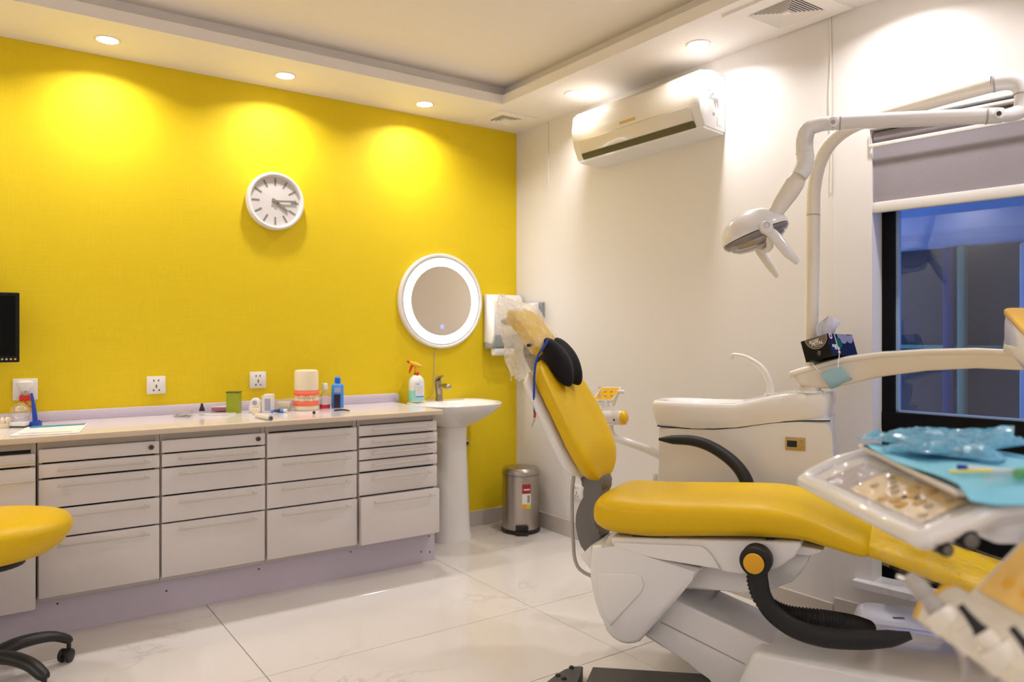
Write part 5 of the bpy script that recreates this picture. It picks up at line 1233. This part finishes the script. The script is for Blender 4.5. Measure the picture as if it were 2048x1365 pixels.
# sterilised pouches
def pouch(a, b, rot, ln, wd, z, seed, label, lift=.0, tools=1):
    random.seed(seed); t = thing('instrument_pouch', label, 'pouch', TW(a, b, z), 0, 'sealed blue instrument pouches on the tray')
    ca, sa = cos(rot), sin(rot); R = []; n = 20; m_ = 7
    f1 = random.uniform(5, 9); f2 = random.uniform(2, 6)
    def P(s, v, top):
        x = (s-.5)*ln; y = (v-.5)*wd*(1+.12*sin(s*7+seed)); edge = 1-abs(2*v-1)**2; ee = min(1, min(s, 1-s)*9)
        h = .004+.014*edge*ee*(1 if top else 0)+.006*sin(s*f1+seed)*v+lift*max(0, s-.55)*2.2*(.6+.4*sin(v*3+seed))+ (random.uniform(-.0042, .0042) if top and 0 < v < 1 else 0)
        return TW(a+x*ca-y*sa, b+x*sa+y*ca, z+h)
    for i in range(n+1):
        s = i/n; R.append([P(s, j/m_, True) for j in range(m_+1)]+[P(s, 1-j/m_, False)-V((0, 0, .0015)) for j in range(1, m_)])
    wpart('film', loft(NB(), R), POUCH, t, 22)
    for k in range(tools):
        v = .38+.28*k; pts = [P(s, v, False)+V((0, 0, .006)) for s in (.12, .35, .6, .85)]
        wpart('steel_tool', tube(NB(), pts, [.0022, .004, .0035, .0015], 8, 4), CHROME, t)
    return t
pouch(0.085, 0.215, .15, .24, .075, 1.069, 1, 'blue pouch at the far left of the heap, with a steel tool inside', 0, 1)
pouch(0.120, 0.175, .45, .22, .07, 1.075, 2, 'blue pouch lying along the near edge of the heap', 0, 2)
pouch(0.140, 0.240, 1.25, .19, .08, 1.080, 3, 'blue pouch across the middle of the heap', .010, 1)
pouch(0.070, 0.260, .95, .20, .07, 1.079, 5, 'blue pouch at the back whose corner stands up highest', .028, 1)
pouch(0.180, 0.220, 1.75, .20, .065, 1.075, 6, 'blue pouch on the right whose end flap sticks up', .020, 1)
pouch(0.200, 0.170, .8, .18, .06, 1.071, 9, 'blue pouch lying nearest the yellow stick', 0, 2)
a0, a1 = Uz(1899, 944, 1.0765), Uz(1984, 942, 1.0765)
simple('yellow_stick', 'thin yellow stick lying on the blue paper', 'stick', tube(NB(), [a0, a1], .0024, 8, 1), YSTICK)
t = thing('microbrush', 'clear tube with a green end lying on the blue paper at the right edge', 'brush', TW(.30, .32, 1.08))
q0, q1, q2_ = Uz(1974, 955, 1.081), Uz(2036, 949, 1.081), Uz(2070, 945, 1.081)
wpart('barrel', tube(NB(), [q0, q1], .0075, 14, 1), CLEAR, t); wpart('cap', tube(NB(), [q1, q2_], .0082, 14, 1), GREENP, t)
t = thing('blue_probe', 'slim tool with a dark blue tip lying beside the pouches', 'tool', TW(.25, .27, 1.08))
q0, q1 = Uz(1914, 934, 1.077), Uz(1935, 936, 1.077); wpart('tip', tube(NB(), [q0, q1], .0045, 10, 1), BLUEP, t); wpart('shaft', tube(NB(), [q1, Uz(2040, 944, 1.077)], .003, 10, 1), PRINTW, t)

# ================================================================== INSTRUMENT HOLDER (right foreground, below the table)
ih = thing('handpiece_holder', 'cream rack holding dental handpieces in the bottom right foreground', 'instrument holder', TW(.65, .12, .86))
def hb(a0, a1, prof, m, nm, bev=.006, seg=3): return wpart(nm, prism(NB(), prof, a0, a1, lambda b, z, d: TW(d, b, z), bev, seg), m, ih)
hb(.462, .86, [(-.018, .890), (-.012, .908), (.022, .932), (.036, .935), (.045, .925), (.045, .885), (.01, .868)], CREAM, 'rack_body', .008)
hb(.457, .463, [(-.0185, .890), (-.0125, .9085), (.022, .933), (.0365, .9355), (.0455, .925), (.0455, .885), (.01, .8675)], YPLAST, 'end_stripe', .003)
hb(.498, .86, [(.028, .928), (.038, .928), (.128, 1.010), (.128, 1.022), (.118, 1.022)], CREAM, 'back_plate', .005)
bm = NB(); s0, s1 = .14, .93; A_ = lambda a, s, h: TW(a, .028+.09*s, .930+.093*s)+(-E2*.72+UP*.69)*h
loft(bm, [[A_(.512, s0, .001), A_(.86, s0, .001), A_(.86, s1, .001), A_(.512, s1, .001)], [A_(.512, s0, .003), A_(.86, s0, .003), A_(.86, s1, .003), A_(.512, s1, .003)]])
pnl = wpart('yellow_panel', bm, mat('pad_yellow', (.80, .52, .16), .4, noise=(30, .2)), ih, 0)
for a, s in ((.545, .35), (.54, .72), (.58, .35), (.575, .72), (.62, .5)): wpart('key', lathe(NB(), [(.009, 0), (.009, .001)], A_(a, s, .003), 16, tuple(-E2*.72+UP*.69)), mat('pad_amber', (.78, .42, .05), .4), pnl)
axis_up = (UP*.66-E1*.42-E2*.40).normalized()
for i, a in enumerate((.512, .570, .627, .685, .743)):
    c = TW(a, -.006, .907)
    wpart('holder_ring', lathe(NB(), [(.013, -.014), (.021, -.014), (.022, .0), (.021, .012), (.013, .012), (.0125, 0), (.013, -.014)], c, 24, tuple(axis_up), False), CREAM, ih)
    wpart('socket_hole', lathe(NB(), [(.0128, -.012), (.0128, -.010)], c, 20, tuple(axis_up)), DGREY, ih)
    wpart('hose', tube(NB(), [c-axis_up*.012, c-axis_up*.04-UP*.03, c-UP*.14+E2*.015, c-UP*.30+E2*.03], [.006, .0055, .0055, .0055], 10), HOSE, ih)
for i, (a, L_) in enumerate(((.512, .034), (.627, .030), (.743, .05))):
    c = TW(a, -.006, .907); t = thing('handpiece', ['cream air and water syringe standing in the first socket of the rack', 'handpiece with a thin dark tip standing in the third socket of the rack', 'handpiece standing in the last socket of the rack outside the view'][i], 'handpiece', c, 0, 'handpieces in the rack')
    wpart('grip', tube(NB(), [c-axis_up*.006, c+axis_up*.02, c+axis_up*L_], [.0115, .0125, .010], 16), HOSE if i == 0 else CREAM, t, 60)
    if i == 0:
        wpart('head', tube(NB(), [c+axis_up*L_, c+axis_up*(L_+.014), c+axis_up*(L_+.022)-E1*.01], [.012, .013, .009], 14), HOSE, t, 60); wpart('nozzle', tube(NB(), [c+axis_up*(L_+.018), c+axis_up*(L_+.02)-E2*.012-E1*.02], .004, 8, 1), CHROME, t)
    else: wpart('tip', tube(NB(), [c+axis_up*L_, c+axis_up*(L_+.006), c+axis_up*(L_+.022), c+axis_up*(L_+.034)], [.0105, .007, .0045, .004], 12), DGREY, t, 60)
bm = NB(); tube(bm, [TW(.44, .16, 1.0), TW(.50, .14, .97), TW(.60, .10, .955), TW(.66, .06, .93)], .02, 12); wpart('mount_arm', bm, UNITW, ih)

# ================================================================== STOOL
SCt = rc(-1.905, 2.72); t = thing('dentist_stool', 'yellow round stool on a black five star castor base at the left edge', 'stool', SCt)
c = SCt+RT*.01
wpart('seat', lathe(NB(), [(.05, .462), (.14, .468), (.205, .488), (.245, .517), (.268, .555), (.270, .580), (.255, .603), (.20, .617), (.10, .622), (.0, .623)], c+V((0, 0, .0)), 48, caps=True), YVINYL, t, 70)
wpart('seat_plate', cyl(NB(), c+V((0, 0, .452)), .12, .02, 28, .004), BLACKP, t)
wpart('column', lathe(NB(), [(.028, .09), (.028, .28), (.018, .282), (.018, .443)], SCt, 24), BLACKP, t)
wpart('hub', lathe(NB(), [(.045, .075), (.05, .085), (.045, .14), (.03, .15)], SCt, 24), BLACKP, t)
tip1 = rc(-1.733, 2.956)-SCt; tip1.z = 0; a0 = atan2(tip1.y, tip1.x); RR = .288
for k in range(5):
    a = a0-k*2*pi/5; d = V((cos(a), sin(a), 0)); 
    wpart('leg', tube(NB(), [SCt+d*.02+V((0, 0, .112)), SCt+d*.12+V((0, 0, .128)), SCt+d*.22+V((0, 0, .118)), SCt+d*(RR-.01)+V((0, 0, .090)), SCt+d*(RR+.006)+V((0, 0, .078))], [.034, .032, .028, .025, .016], 14, 4, True, (.7, 1), up=UP), BLACKP, t, 60)
    p = SCt+d*RR; s_ = V((-sin(a+.6), cos(a+.6), 0)); bm = NB()
    for q in (-1, 1): cyl(bm, p+s_*.014*q+V((0, 0, .0255))-d*.01, .0255, .015, 22, .003, tuple(s_))
    cyl(bm, p-d*.01+V((0, 0, .03)), .015, .016, 14, 0, tuple(s_)); tube(bm, [p+V((0, 0, .04)), p+V((0, 0, .085))], .008, 10, 1)
    wpart('castor', bm, BLACKP, t)
